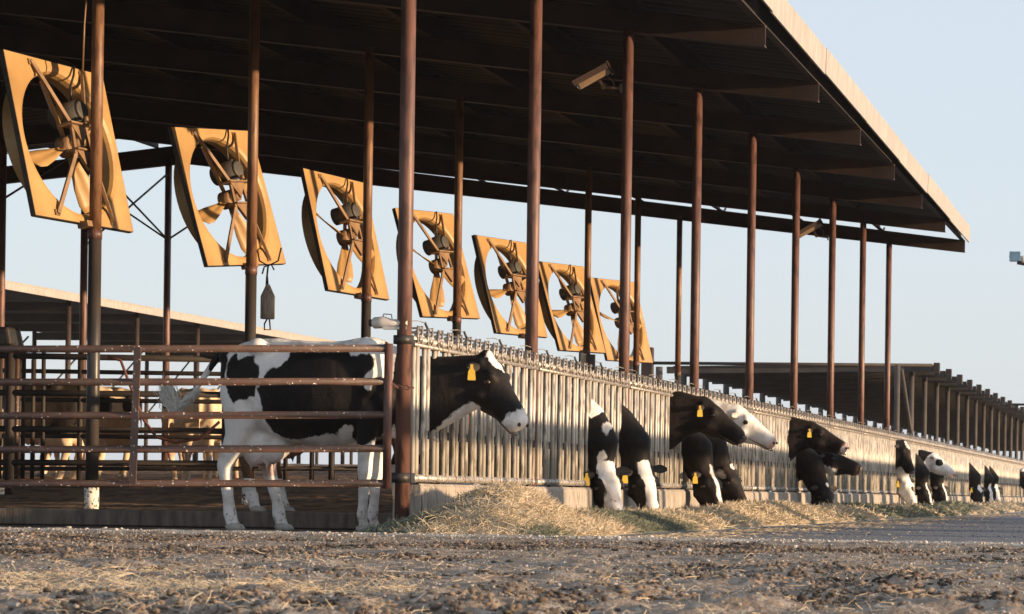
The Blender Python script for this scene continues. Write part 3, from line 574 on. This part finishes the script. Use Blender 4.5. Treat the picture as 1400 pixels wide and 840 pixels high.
# ---------------------------------------------------------------- left far barn
b2 = thing('far_barn', 'distant open barn with cream roof edge seen over the gate at left', 'barn', (0, 0, 0))
P2, Z2 = 38.0, 6.70; y0_, y1_ = 60, 158
V = []; 
for p, z in ((P2, Z2), (P2+5, Z2+.45), (P2+10.5, Z2+.05)):
    for y in (y0_, y1_): V.append((-p, y, z))
o = raw('roof_sheet', V, [(0, 1, 3, 2), (2, 3, 5, 4)], M_roof, b2); md = o.modifiers.new('t', 'SOLIDIFY'); md.thickness = .04
MB().box((-P2+.03, (y0_+y1_)/2, Z2-.06), (.04, y1_-y0_, .22)).build('fascia', M_fascia, b2); MB().box((-P2-.12, (y0_+y1_)/2, Z2+.07), (.2, y1_-y0_, .1)).build('gutter_cap', M_conc, b2)
for y in np.arange(y0_+1, y1_, 6.1):
    for p in (P2+.8, P2+10): MB().tube((-p, y, 0), (-p, y, Z2), .09, 10).build('post', M_raft, b2)
    MB().beam((-P2-.8, y, Z2-.25), (-P2-10, y, Z2-.25), .1, .3).build('rafter', M_dark, b2); MB().tube((-P2-10, y, 3.6), (-P2-10, y+5.5, Z2-.3), .04, 6).build('brace', M_dark, b2)

# ---------------------------------------------------------------- far shed at right
b3 = thing('far_shed', 'long low shade shed receding at right with warm lit rafters', 'shed', (0, 0, 0))
y3 = 78.2; n3 = 34; p3a, p3b = 7.75, 15.4
V = []
for p, z in ((p3a+.25, 4.10), (p3b-.2, 3.98)):
    for y in (y3, y3+n3*3.66): V.append((-p, y, z))
o = raw('roof_sheet', V, [(0, 1, 3, 2)], M_roof, b3); md = o.modifiers.new('t', 'SOLIDIFY'); md.thickness = .05
M_sh = mat('shade_toned_shed_steel', (.045, .04, .038), (.07, .06, .055), .8, 0, 3)  # shed steel darkened in place of blocked sun, greyed for haze
for j in range(n3):
    y = y3+.1+j*3.66
    MB().beam((-p3a, y, 3.98), (-p3b, y, 3.86), .12, .19).build('rafter', M_sh, b3)
    MB().box((-p3a+.1, y, 3.98), (.16, .30, .30)).build('rafter_end', M_dark, b3)
    MB().box((-(p3a+p3b)/2, y+1.8, 3.86), (p3b-p3a-.3, .06, .1), np.array([[1, 0, 0], [0, 1, 0], [.016, 0, 1]])).build('cross_purlin', M_sh, b3)
for j in range(30): MB().tube((-8.39, 74.9+j*3.66, 0), (-8.39, 74.9+j*3.66, 3.9), .075, 8).build('post', M_sh, b3)
for j in range(0, 30): MB().tube((-p3b, 73.5+j*3.66, 0), (-p3b, 73.5+j*3.66, 3.9), .10, 8).build('post', M_sh, b3)
for z in (2.2, 2.55, 2.9, 3.2, 3.5): MB().box((-p3b, 73+56, z), (.06, 112, .10)).build('side_rail', M_sh, b3)
MB().box((-p3b-.1, 76, 3.93), (.3, .3, .9)).build('end_post', M_raft, b3); MB().tube((-p3b, 76, 3.95), (-p3a, 78, 4.05), .05, 6).build('end_bar', M_dark, b3)
MB().tube((-8.4, 76, 3.85), (-8.2, 79.6, .4), .05, 6).build('brace', M_sh, b3)

# ---------------------------------------------------------------- cows
def poly_sd(pts, poly):
    """signed distance (positive inside) of 2-D points to a polygon"""
    poly = np.asarray(poly, float); d = np.full(len(pts), 1e9); ins = np.zeros(len(pts), bool)
    for a, b in zip(poly, np.roll(poly, -1, 0)):
        e = b-a; w_ = pts-a; t = np.clip((w_@e)/(e@e+1e-12), 0, 1); d = np.minimum(d, np.linalg.norm(w_-t[:, None]*e, axis=1))
        c = (a[1] > pts[:, 1]) != (b[1] > pts[:, 1]); xi = (b[0]-a[0])*(pts[:, 1]-a[1])/(b[1]-a[1]+1e-12)+a[0]; ins ^= c & (pts[:, 0] < xi)
    return np.where(ins, d, -d)
def make_cow(label, loc, rz, neck, poll, muz, fup, patch, mt=M_cow, vox=.024, legs=(0, .28, 0, .05), tail=None, tags=(), ear=(M_earb, M_earb), nose=M_nose, group=None, body_sc=1.0, eyes=True, earpose=-.15, udder=True, hooves=True, kx=1.0):
    """x forward, y to the cow's left, z up, rump at x = 0. poll/muz/fup in local coordinates."""
    m_ = MB(); poll = np.array(poll, float); muz = np.array(muz, float); hd_ = nrm(muz-poll); hl = .56; v = np.array(fup, float); v = nrm(v-hd_*np.dot(v, hd_)); s_ = np.cross(v, hd_)
    H = lambda u, vv, ww: poll+hd_*u+v*vv+s_*ww
    tr = [(.0, 1.27, 1.0, .10), (.05, 1.345, .93, .17), (.15, 1.385, .84, .225), (.30, 1.41, .77, .265), (.45, 1.415, .70, .28), (.62, 1.40, .655, .30), (.80, 1.39, .63, .325), (1.0, 1.385, .615, .335), (1.18, 1.395, .625, .315), (1.34, 1.42, .65, .27), (1.47, 1.425, .69, .225), (1.58, 1.39, .75, .18), (1.68, 1.33, .84, .12)]
    m_.loft([((x, 0, (a+b)/2), w_*body_sc, (a-b)/2) for x, a, b, w_ in tr], (0, 1, 0), 24, .88)
    for sg in (-1, 1):
        m_.ball((.42, sg*.22, 1.33), (.10, .08, .07)); m_.ball((.05, sg*.11, 1.27), (.06, .05, .07)); m_.ball((1.42, sg*.17, 1.15), (.17, .10, .27)); m_.ball((1.58, sg*.15, .98), (.12, .09, .14))
    mark = m_.n; 
    nr = [(np.array(p), w_, h_) for p, w_, h_ in neck]; m_.loft(nr, (0, 1, 0) if abs(np.dot(nrm(muz-poll), (0, 1, 0))) < .8 else (1, 0, 0), 18, .95)
    for u, cv, hv, w_ in [(0, 0, 0, 0)][:0]: pass
    hr = [(-.04, -.09, .06, .065), (.0, -.10, .11, .10), (.06, -.12, .14, .115), (.13, -.142, .165, .125), (.20, -.148, .168, .128), (.27, -.138, .154, .112), (.34, -.12, .132, .092), (.42, -.105, .112, .082), (.48, -.10, .105, .086), (.535, -.098, .10, .092), (.575, -.10, .082, .082), (.60, -.102, .045, .05)]
    k_ = hl/.58
    m_.loft([(H(u*k_, cv, 0), w_, hv) for u, cv, hv, w_ in hr], s_, 20, .92)
    m_.ball(H(-.015, -.035, 0), .055)
    for sg in (-1, 1): m_.ball(H(.165, -.04, sg*.095), (.045, .042, .042)); m_.ball(H(.22, -.20, sg*.075), (.085, .085, .045)); m_.ball(H(.03, -.06, sg*.09), .035)
    dFR, dFL, dRR, dRL = legs; mark2 = m_.n
    for sg, dx in ((-1, dFR), (1, dFL)):
        m_.loft([((1.42, sg*.15, 1.05), .07, .15), ((1.44, sg*.17, .85), .075, .125), ((1.44+dx*.3, sg*.16, .68), .062, .088), ((1.45+dx*.6, sg*.15, .53), .055, .07), ((1.45+dx*.7, sg*.15, .43), .058, .067), ((1.45+dx*.75, sg*.15, .36), .044, .050), ((1.45+dx*.9, sg*.15, .2), .041, .045), ((1.45+dx, sg*.15, .13), .05, .055), ((1.46+dx, sg*.15, .085), .034, .038), ((1.47+dx, sg*.15, .05), .045, .055), ((1.48+dx, sg*.15, .0), .052, .068)], (0, 1, 0), 14)
    for sg, dx in ((-1, dRR), (1, dRL)):
        m_.loft([((.22, sg*.14, 1.15), .10, .19), ((.24, sg*.17, .98), .10, .20), ((.25+dx*.25, sg*.175, .82), .085, .165), ((.20+dx*.5, sg*.16, .66), .06, .11), ((.13+dx*.75, sg*.15, .54), .055, .085), ((.095+dx*.85, sg*.145, .47), .052, .075), ((.11+dx*.9, sg*.145, .38), .045, .060), ((.14+dx, sg*.145, .22), .042, .052), ((.155+dx, sg*.145, .13), .05, .062), ((.17+dx, sg*.145, .085), .045, .056), ((.185+dx, sg*.145, .05), .046, .056), ((.20+dx, sg*.145, .0), .053, .07)], (0, 1, 0), 14)
    if udder:
        m_.ball((.42, 0, .66), (.24, .15, .17)); m_.ball((.33, -.07, .60), (.13, .08, .13)); m_.ball((.50, -.07, .60), (.12, .08, .11)); m_.ball((.34, .07, .60), (.13, .08, .12))
        for x_, y_ in ((.29, -.08), (.29, .07), (.45, -.08), (.45, .07)): m_.tube((x_, y_, .52), (x_, y_, .435), .017, 8, .012)
    if tail: m_.path(tail, np.linspace(.034, .017, len(tail)), 10)
    else: m_.path([(.05, 0, 1.34), (-.02, 0, 1.28), (-.04, 0, 1.1), (-.03, 0, .8), (-.03, 0, .62)], [.035, .03, .024, .018, .014], 10)
    if kx != 1:      # a shorter built animal: squeeze trunk and legs, leave neck, head and tail alone
        out = []; n0 = 0
        for i_, a_ in enumerate(m_.v):
            if n0 < mark or (n0 >= mark2 and i_ < len(m_.v)-1): a_ = a_.copy(); a_[:, 0] *= kx
            out.append(a_); n0 += len(a_)
        m_.v = out
    me = m_.mesh('cow'); o = bpy.data.objects.new('cow', me); COL.objects.link(o)
    md = o.modifiers.new('r', 'REMESH'); md.mode = 'VOXEL'; md.voxel_size = vox; md2 = o.modifiers.new('s', 'SMOOTH'); md2.iterations = 4 if vox < .03 else 2; md2.factor = .5
    dg = bpy.context.evaluated_depsgraph_get(); me2 = bpy.data.meshes.new_from_object(o.evaluated_get(dg)); o.modifiers.clear(); o.data = me2; me2.name = 'cow'
    me2.polygons.foreach_set('use_smooth', np.ones(len(me2.polygons), bool)); me2.materials.clear(); me2.materials.append(mt)
    V = np.zeros(len(me2.vertices)*3); me2.vertices.foreach_get('co', V); V = V.reshape(-1, 3)
    hu = (V-poll)@hd_; hv_ = (V-poll)@v; hw = (V-poll)@s_
    ishead = (np.linalg.norm(V-H(.25, -.1, 0), axis=1) < .36) & (hu > -.04)
    val = patch(V, hu, hv_, hw, ishead)
    at = me2.attributes.new('patch', 'FLOAT', 'POINT'); at.data.foreach_set('value', val.astype(np.float32))
    pk = np.clip((.60-V[:, 2])*7, 0, 1)*(np.abs(V[:, 0]-.4) < .26)*(np.abs(V[:, 1]) < .17)*(V[:, 2] > .40)*.55*udder
    mz = np.clip((hu-.50)*18, 0, 1)*ishead*(.75 if nose is M_pink else 0); pk = np.maximum(pk, mz)
    at = me2.attributes.new('pink', 'FLOAT', 'POINT'); at.data.foreach_set('value', pk.astype(np.float32))
    at = me2.attributes.new('mud', 'FLOAT', 'POINT'); at.data.foreach_set('value', np.clip(.46-V[:, 2]*.45, .1, .46).astype(np.float32))
    o.location = loc; o.rotation_euler = (0, 0, rz); tag(o, label, 'cow', group)
    for sg in (-1, 1):
        if eyes:
            MB().ball(H(.19, -.075, sg*.119), (.030, .026, .026), 14).build('eye', M_eye, o)
        # leaf shaped ear, cupped
        base = H(.045, -.055, sg*.095); ax = nrm(s_*sg*1.0+hd_*(-.1)+v*earpose*.6+np.array([0, 0, -.22])); wd = nrm(np.cross(ax, v)); th = np.cross(ax, wd)
        V_ = []; F_ = []
        prof = [(0, .02), (.03, .036), (.07, .046), (.105, .038), (.135, .02), (.15, .004)]
        for q_, w_ in prof:
            for s2, cup in ((-1, .018), (-.5, .004), (0, 0), (.5, .004), (1, .018)): V_.append(base+ax*q_+wd*w_*s2-th*cup*sg*1.0)
        for a_ in range(5):
            for b_ in range(4): F_.append((a_*5+b_, a_*5+b_+1, a_*5+6+b_, a_*5+5+b_))
        e = raw('ear', V_, F_, ear[0] if sg < 0 else ear[1], o, smooth=True); md = e.modifiers.new('t', 'SOLIDIFY'); md.thickness = .008
        md = e.modifiers.new('s', 'SUBSURF'); md.levels = 1; md.render_levels = 1
        if sg in tags:
            c = base+ax*.10-np.array([0, 0, .0]); d_ = np.array([0, 0, -1.]); wv = nrm(np.cross(d_, (0.35*sg, 1, 0))) if False else nrm(np.array([1, .25, 0])); nn = nrm(np.cross(wv, d_))
            off = -nn*.02*np.sign(np.dot(nn, (0, 1, 0))) if True else 0
            pr = [(-.012, .010), (.018, .011), (.038, .024), (.095, .029), (.102, .025)]
            V_ = [c+off+d_*q_+wv*w_*s2+nn*tn for tn in (-.0015, .0015) for q_, w_ in pr for s2 in (-1, 1)]; F_ = []
            n_ = len(pr)
            for L_ in (0, 1):
                for a_ in range(n_-1): F_.append((L_*2*n_+a_*2, L_*2*n_+a_*2+1, L_*2*n_+a_*2+3, L_*2*n_+a_*2+2))
            e = raw('ear_tag', V_, F_, M_tag, o)
        nb = MB(); nb.ball(H(.572, -.058, sg*.052), (.013, .012, .016), 10); nb.build('nostril', M_eye, o)
    if eyes:     # mouth line and a tuft on the poll
        ml = [H(.30, -.205, -.083), H(.42, -.175, -.088), H(.52, -.155, -.092), H(.585, -.15, -.06), H(.60, -.148, 0), H(.585, -.15, .06), H(.52, -.155, .092), H(.42, -.175, .088), H(.30, -.205, .083)]
        MB().path(ml, [.002, .005, .006, .006, .005, .006, .006, .005, .002], 6).build('mouth', M_eye, o)
    if nose is not M_pink and nose is not None:
        nb = MB(); nb.ball(H(.574, -.078, 0), (.062, .055, .028), 14, np.array([s_, v, hd_]).T); nb.build('muzzle', nose, o)
    if hooves:
        for x_, y_ in (((1.49+dFR)*kx, -.15), ((1.49+dFL)*kx, .15), ((.215+dRR)*kx, -.145), ((.215+dRL)*kx, .145)):
            hb = MB()
            for s2 in (-1, 1): hb.loft([((x_-.06, y_+s2*.026, .03), .024, .02), ((x_-.02, y_+s2*.027, .035), .030, .034), ((x_+.03, y_+s2*.026, .026), .026, .026), ((x_+.055, y_+s2*.022, .014), .012, .012)], (0, 1, 0), 10)
            hb.build('hoof', M_hoof, o)
    return o
# the cow standing side-on behind the gate ------------------------------------
CY_ = 19.62; rz0 = math.radians(-3)
pr_ = atY(303, 724, CY_); base0 = np.array([pr_[0], CY_+.04, 0.0])
cr, sr = math.cos(rz0), math.sin(rz0)
def loc2(px, py, Y):      # picture point at depth Y -> local of the main cow
    q = atY(px, py, Y)-base0; return np.array([q[0]*cr+q[1]*sr, -q[0]*sr+q[1]*cr, q[2]])
def near_local(px, py):   # on the cow's near flank
    Y = CY_-.2; q = atY(px, py, Y)-base0; return (q[0]*cr+q[1]*sr, q[2])
black = [[(317, 483), (318, 478), (325, 492), (340, 487), (349, 486), (350, 496), (358, 503), (360, 512), (353, 529), (351, 543), (337, 546), (329, 548), (322, 551), (316, 540), (309, 527), (308, 510), (309, 495)],
         [(365, 517), (371, 507), (388, 501), (399, 488), (397, 481), (478, 481), (483, 488), (508, 484), (517, 490), (515, 503), (505, 514), (504, 529), (511, 537), (516, 516), (540, 520), (560, 470), (640, 470), (700, 470), (700, 545), (640, 548), (612, 566), (592, 590), (560, 560), (534, 582), (517, 595), (504, 609), (485, 609), (481, 599), (486, 580), (474, 582), (461, 595), (449, 593), (431, 597), (406, 601), (384, 599), (371, 591), (363, 574), (361, 550), (356, 533)],
         [(290, 476), (305, 476), (307, 500), (307, 530), (296, 520)],
         [(520, 462), (545, 462), (545, 470), (515, 468)]]
blackL = [np.array([near_local(*p) for p in q]) for q in black]
mp_ = loc2(671, 486, CY_-.02); mm_ = loc2(721, 571, CY_-.12)
def patch_main(V, hu, hv, hw, hd):
    d = np.max([poly_sd(V[:, [0, 2]], q) for q in blackL], 0); val = -d
    front = V[:, 0] > 1.34; wp = np.array([near_local(*p) for p in ((575, 598), (592, 583), (606, 572), (624, 556), (637, 549), (648, 554), (660, 564), (676, 571), (668, 600), (620, 640), (570, 640))])
    thr = poly_sd(V[:, [0, 2]], wp)
    val = np.where(front & ~hd, thr, val)
    hval = np.where(hu > .44, (hu-.475)*.6, np.maximum(.055-np.hypot((hu-.055)*.55, hw), -.05)-np.where(hv < -.07, .1, 0))
    val = np.where(hd, np.maximum(hval, np.where(hu < .3, thr, -.1)), val)
    val = np.where(V[:, 2] < .60, .2, val); val = np.where((V[:, 0] < -.12), .2, val)
    return np.where((V[:, 0] < .03) & (V[:, 0] > -.13) & (V[:, 2] > 1.12), -.2, val)
tl = [loc2(306, 480, CY_+.1), loc2(297, 489, CY_+.1), loc2(286, 505, CY_+.08), loc2(276, 520, CY_+.05), loc2(262, 542, CY_), loc2(248, 557, CY_)]
nk = [((1.05, 0, 1.08), .20, .31), ((1.28, 0, 1.02), .175, .34), ((1.46, 0, .98), .145, .31), (tuple(mp_*.5+np.array([1.46, 0, .83])*.5), .115, .235), (tuple(mp_+(-.01, 0, -.155)), .09, .165), (tuple(mp_+(.06, 0, -.17)), .07, .11)]
main = make_cow('large black and white cow standing side on behind the pipe gate, head through the fence', tuple(base0), rz0, nk, mp_, mm_, (.8, -.22, .6), patch_main, vox=.017, kx=.80, legs=(-.06, -.10, -.02, .30), tail=tl, tags=(-1,), ear=(M_earb, M_earb), nose=None)
# tail switch of hair
n = 900; t_ = RNG.uniform(0, 1, n); a, b = loc2(262, 542, CY_), loc2(240, 562, CY_); c_ = loc2(226, 533, CY_)
P = a+(b-a)*t_[:, None]+RNG.normal(0, .008, (n, 3)); tgt = loc2(227, 533, CY_)[None]+RNG.normal(0, 1, (n, 3))*np.array([.026, .015, .035])
D1 = np.where(t_[:, None] < .0, b-a, 1)
Pm = b[None]+RNG.normal(0, .018, (n, 3)); D = tgt-Pm; Ln = np.linalg.norm(D, axis=1); D /= Ln[:, None]
strands('tail_hair', np.vstack([(Pm+tgt)/2, P]), np.concatenate([Ln*.95, np.full(n, .12)]), .0028, M_hairw, parent=main, D=np.vstack([D, np.repeat(nrm(b-a)[None], n, 0)+RNG.normal(0, .12, (n, 3))]))

# cows feeding through the fence ------------------------------------------------
def blaze(w0=.03, w1=.05, u0=-.02, u1=.6, muz=None):
    def f_(hu, hv, hw):
        b = np.minimum(np.minimum(w0+(w1-w0)*np.clip(hu/.5, 0, 1)-np.abs(hw+.01*np.sin(hu*20)), (hv+.10)*.6), np.minimum(hu-u0, u1-hu))
        return b if muz is None else np.maximum(b, (hu-muz)*.6)
    return f_
def fence_cow(label, fx, poll, muz, fup, mode, body=None, head=None, mt=M_cow, vox=.026, tags=(), ear=(M_earb, M_earb), nose=M_nose, nw=1.0, ep=-.15, seed=0, eyes=True, shift=0, ntop=None):
    """fx = picture x where the neck leaves the fence; poll/muz = (x, y, offset towards the camera)"""
    Yc = atp(fx+shift, 600, PA)[1]+.16
    nwid = 1; P = atY(poll[0], poll[1], Yc-poll[2]); Q = atY(muz[0], muz[1], Yc-muz[2]); base = np.array([-PA-1.95+(.0 if mode == 'up' else .12), Yc, 0.]); p = P-base; q = Q-base
    if mode == 'up': nk_ = [((1.38, 0, 1.08), .19, .30), ((1.62, 0, 1.02), .165, .34), ((1.86, 0, p[2]-.29), .145, .31), (p*.5+np.array([1.86, 0, p[2]-.31])*.5, .12, .245), (p+nrm(q-p)*.05+np.array([-.02, 0, -.14]), .09, .165), (p+nrm(q-p)*.12+np.array([-.0, 0, -.15]), .07, .10)]
    else:
        zt = 1.03 if ntop is None else ntop
        nk_ = [((1.36, 0, 1.10), .20, .30), ((1.62, 0, 1.02), .165, .28), ((1.80, 0, .90), .145*nw, .25), (np.array([1.86, 0, .80])*.5+p*.5+np.array([.0, 0, .05]), .125*nw, .20), (p+(-.05, 0, -.02)-np.array(nrm(fup))*.10, .10*nw, .15), (p+nrm(q-p)*.12-nrm(fup)*.12, .075, .10)]
    rs = np.random.default_rng(seed+5); bl = [(rs.uniform(.1, 1.5), rs.uniform(.8, 1.3), rs.uniform(.08, .22)) for _ in range(4)]
    def patch(V, hu, hv, hw, hd):
        val = np.max([r_-np.hypot(V[:, 0]-a_, V[:, 2]-b_) for a_, b_, r_ in bl], 0) if body is None or callable(body) else np.full(len(V), body)
        val = np.where(V[:, 2] < .55, .1, val); val = np.where(V[:, 0] > 1.62, -.2, val)
        if callable(body): val = np.where(V[:, 0] > 1.62, body(V-np.array([1.95, 0, 0]), base), val)
        elif body is not None: val = np.full(len(V), float(body))
        if head is not None: val = np.where(hd, head(hu, hv, hw), val)
        return val
    return make_cow(label, tuple(base), 0, nk_, p, q, fup, patch, mt, vox, tags=tags, ear=ear, nose=nose, group='cows feeding through the headlock fence', earpose=ep, eyes=eyes, hooves=False)
def spots(sp):      # white blobs (dx from the fence, z, radius) negative radius = black
    def f_(V, base):
        val = np.full(len(V), -.12)
        for x_, z_, r_ in sp: val = np.maximum(val, r_-np.hypot(V[:, 0]-x_, V[:, 2]-z_))
        return val
    return f_
c2body = lambda V, base: np.maximum(np.maximum(V[:, 2]-1.02-.03*np.sin(V[:, 0]*30)-0*V[:, 1], .035-np.hypot(V[:, 0]-.08, (V[:, 2]-.90)*.6)), .04-np.hypot(V[:, 0]-.05, (V[:, 2]-.62)*.6))
fc = lambda *a, **k: fence_cow(*a, **k)
fc('cow eating head down, white upper neck with black lower neck, leftmost feeding cow', 797, (830, 636, .10), (849, 708, .26), (.62, -.85, .25), 'down', body=c2body, head=blaze(.085, .075, -.03), tags=(-1,), seed=1, ep=.2)
fc('cow eating head down, plain black neck, second feeding cow from the left', 840, (881, 634, .10), (899, 706, .24), (.62, -.85, .25), 'down', body=-.2, head=blaze(.065, .05, -.03), tags=(-1,), seed=2, ep=.2)
fc('all black cow with raised head and big yellow ear tag, overlapping a white faced cow', 909, (967, 545, .0), (1018, 590, .06), (.62, -.1, .75), 'up', body=-.2, head=lambda hu, hv, hw: hu*0-.2, tags=(-1,), seed=3, mt=M_cowb)
fc('white faced cow with raised head, muzzle beyond the black cow', 955, (1012, 556, .0), (1064, 600, .06), (.62, -.1, .75), 'up', body=.2, head=lambda hu, hv, hw: hu*0+.2, ear=(M_earw, M_earw), seed=4, nose=M_pink)
fc('black cow eating, narrow white blaze and yellow tag, below the raised black head', 926, (972, 640, .06), (992, 706, .24), (.80, -.6, .35), 'down', body=-.2, head=blaze(.022, .03, -.03), tags=(-1,), seed=5, mt=M_cowb, nw=1.1, ep=.1)
fc('dark brown cow eating head down, white spot above its eyes, right of the narrow blaze', 944, (1000, 636, .0), (1026, 696, .10), (.88, -.3, .45), 'down', body=-.2, head=lambda hu, hv, hw: np.maximum(.035-np.hypot(hu-.02, hw), (hu-.5)*.6), seed=6, mt=M_cowb)
fc('black cow with raised head, pink nose and yellow tag in the middle group', 1073, (1112, 578, .0), (1158, 606, .05), (.5, -.1, .85), 'up', body=-.2, head=lambda hu, hv, hw: (hu-.53)*.6, tags=(-1,), seed=7, nose=M_pink, mt=M_cowb)
fc('black cow with level head just under the pink nosed cow, pale chin', 1085, (1127, 613, .0), (1174, 633, .05), (.45, -.1, .88), 'up', body=-.2, head=lambda hu, hv, hw: np.minimum(-.19-hv, .3-hu)*.5, tags=(), seed=8, mt=M_cowb)
fc('black cow eating head down in the middle group, small white mark on forehead', 1083, (1130, 660, .05), (1141, 712, .18), (.75, -.6, .35), 'down', body=-.2, head=lambda hu, hv, hw: np.where(hv < -.1, -.1, .028-np.hypot(hu-.03, hw)), seed=9, mt=M_cowb, nw=1.1)
K = dict(vox=.034, eyes=False)
fc('distant cow with black head and white forehead star, topmost of the far group', 1220, (1237, 604, 0), (1250, 642, .1), (.8, -.4, .5), 'up', body=-.2, head=lambda hu, hv, hw: .05-np.hypot((hu-.08)*.6, hw), seed=10, **K)
fc('distant white cow with black spots eating head down, yellow tag', 1222, (1240, 652, 0), (1255, 694, .15), (.75, -.6, .35), 'down', body=lambda V, b: .12-np.maximum(0, .14-np.hypot(V[:, 0]-.2, V[:, 2]-.7))*3, head=lambda hu, hv, hw: np.minimum(.1, np.hypot(hu-.25, hw-.05)-.06), tags=(-1,), seed=11, ear=(M_earb, M_earb), **K)
fc('distant black cow eating head down, thin blaze, left of two in the far group', 1248, (1266, 662, 0), (1279, 704, .15), (.8, -.5, .35), 'down', body=-.2, head=blaze(.02, .03), seed=12, **K)
fc('distant cow raising a white face with black eye patch in the far group', 1252, (1279, 620, 0), (1305, 644, .08), (.55, -.1, .8), 'up', body=-.2, head=lambda hu, hv, hw: np.hypot(hu-.2, (hv+.07))-.07, seed=13, ear=(M_earb, M_earb), nose=M_pink, **K)
fc('distant black cow eating head down, white lined face, right of two in the far group', 1268, (1289, 662, 0), (1301, 703, .15), (.8, -.5, .35), 'down', body=-.2, head=blaze(.02, .03), seed=14, **K)
fc('far dark cow eating head down with white patch on the forehead and yellow tag', 1322, (1339, 664, 0), (1345, 698, .2), (.7, -.7, .35), 'down', body=-.2, head=lambda hu, hv, hw: .06-np.hypot((hu-.08)*.6, hw), tags=(-1,), seed=15, **K)
fc('far cow eating head down with grey white face, middle of the three farthest', 1343, (1353, 664, 0), (1359, 697, .2), (.7, -.7, .35), 'down', body=-.2, head=blaze(.04, .06), seed=16, **K)
fc('far cow eating head down with white face, right of the three farthest', 1350, (1362, 664, 0), (1368, 696, .2), (.7, -.7, .35), 'down', body=-.2, head=blaze(.05, .07), seed=17, **K)
fc('black cow with pale poll cut by the right edge of the picture', 1392, (1401, 642, 0), (1408, 690, .2), (.8, -.4, .35), 'down', body=-.2, head=lambda hu, hv, hw: .07-hu, seed=18, **K)

# cows loose in the pens -------------------------------------------------------
def pen_cow(label, px, Y, z, rz, patch, mt, head_up=True, vox=.034, seed=0):
    q = atY(px, 600, Y); p = np.array([2.0, 0, 1.32 if head_up else .62]); m_ = p+np.array([.34, 0, -.42]) if head_up else p+np.array([.18, 0, -.5])
    nk_ = [((1.38, 0, 1.10), .19, .28), ((1.62, 0, 1.08), .15, .24), (np.array([1.75, 0, 1.08])*.5+p*.5-(0, 0, .03), .11, .18), (p-(0, 0, .12), .085, .14), (p+(.05, 0, -.17), .07, .1)]
    return make_cow(label, (q[0], Y, z), rz, nk_, p, m_, (.7, 0, .7), patch, mt, vox, legs=(.05, -.08, .0, .16), group='cows standing loose in the barn', eyes=False)
def rnd_patch(seed, n=7, r0=.1, r1=.3, inv=False):
    rs = np.random.default_rng(seed); bl = [(rs.uniform(0, 2.2), rs.uniform(.6, 1.4), rs.uniform(r0, r1)) for _ in range(n)]
    def f_(V, hu, hv, hw, hd):
        val = np.max([r_-np.hypot(V[:, 0]-a_, V[:, 2]-b_) for a_, b_, r_ in bl], 0); val = -val if inv else val
        return np.where(V[:, 2] < .62, .2, val)
    return f_
pen_cow('dark cow directly behind the standing cow, only its brown lit legs showing', 330, 23.5, .10, 0, lambda V, hu, hv, hw, hd: np.where(V[:, 2] < .3, .1, -.2), cow_mat('reddish_black_coat', (.10, .05, .028), (.16, .08, .045)), head_up=False)
pen_cow('black and cream patched cow side on behind the left part of the gate', 152, 39.0, .40, math.pi+.55, rnd_patch(4, 6, .12, .28, True), M_cowt)
pen_cow('patched cow side on at the far left, behind the pen rails', 80, 42.5, .48, math.pi+.7, rnd_patch(9, 6, .1, .26, True), M_cowt)
pen_cow('dark cow with cream patches, nearest of the group behind the left gate half', 118, 36.5, .36, math.pi+.3, rnd_patch(14, 9, .12, .24), M_cowt, head_up=False)
pen_cow('cow with cream rump partly behind the leftmost pole', 190, 42.0, .46, math.pi+.8, rnd_patch(21, 4, .1, .2, True), M_cowt)
pen_cow('cream coloured cow seen from behind under the tail of the standing cow', 272, 38.0, .34, math.radians(112), rnd_patch(6, 2, .05, .12, True), M_cowt)
pen_cow('pale cow seen from behind beside the cream one, left of it', 232, 40.5, .38, math.radians(75), rnd_patch(7, 4, .06, .16, True), M_cowt, head_up=False)

# ---------------------------------------------------------------- evening air
hz_ = MB().box((-40, 100, 6), (330, 330, 15)).build('haze', M_conc); tag(hz_, kind='stuff'); hm = bpy.data.materials.new('thin_dusty_air'); hm.use_nodes = True; n_ = hm.node_tree
n_.nodes.remove(n_.nodes['Principled BSDF']); pv = n_.nodes.new('ShaderNodeVolumePrincipled'); pv.inputs['Density'].default_value = .00022; pv.inputs['Color'].default_value = (.86, .88, .94, 1); pv.inputs['Anisotropy'].default_value = .2
n_.links.new(pv.outputs[0], n_.nodes['Material Output'].inputs['Volume']); hz_.data.materials.clear(); hz_.data.materials.append(hm)
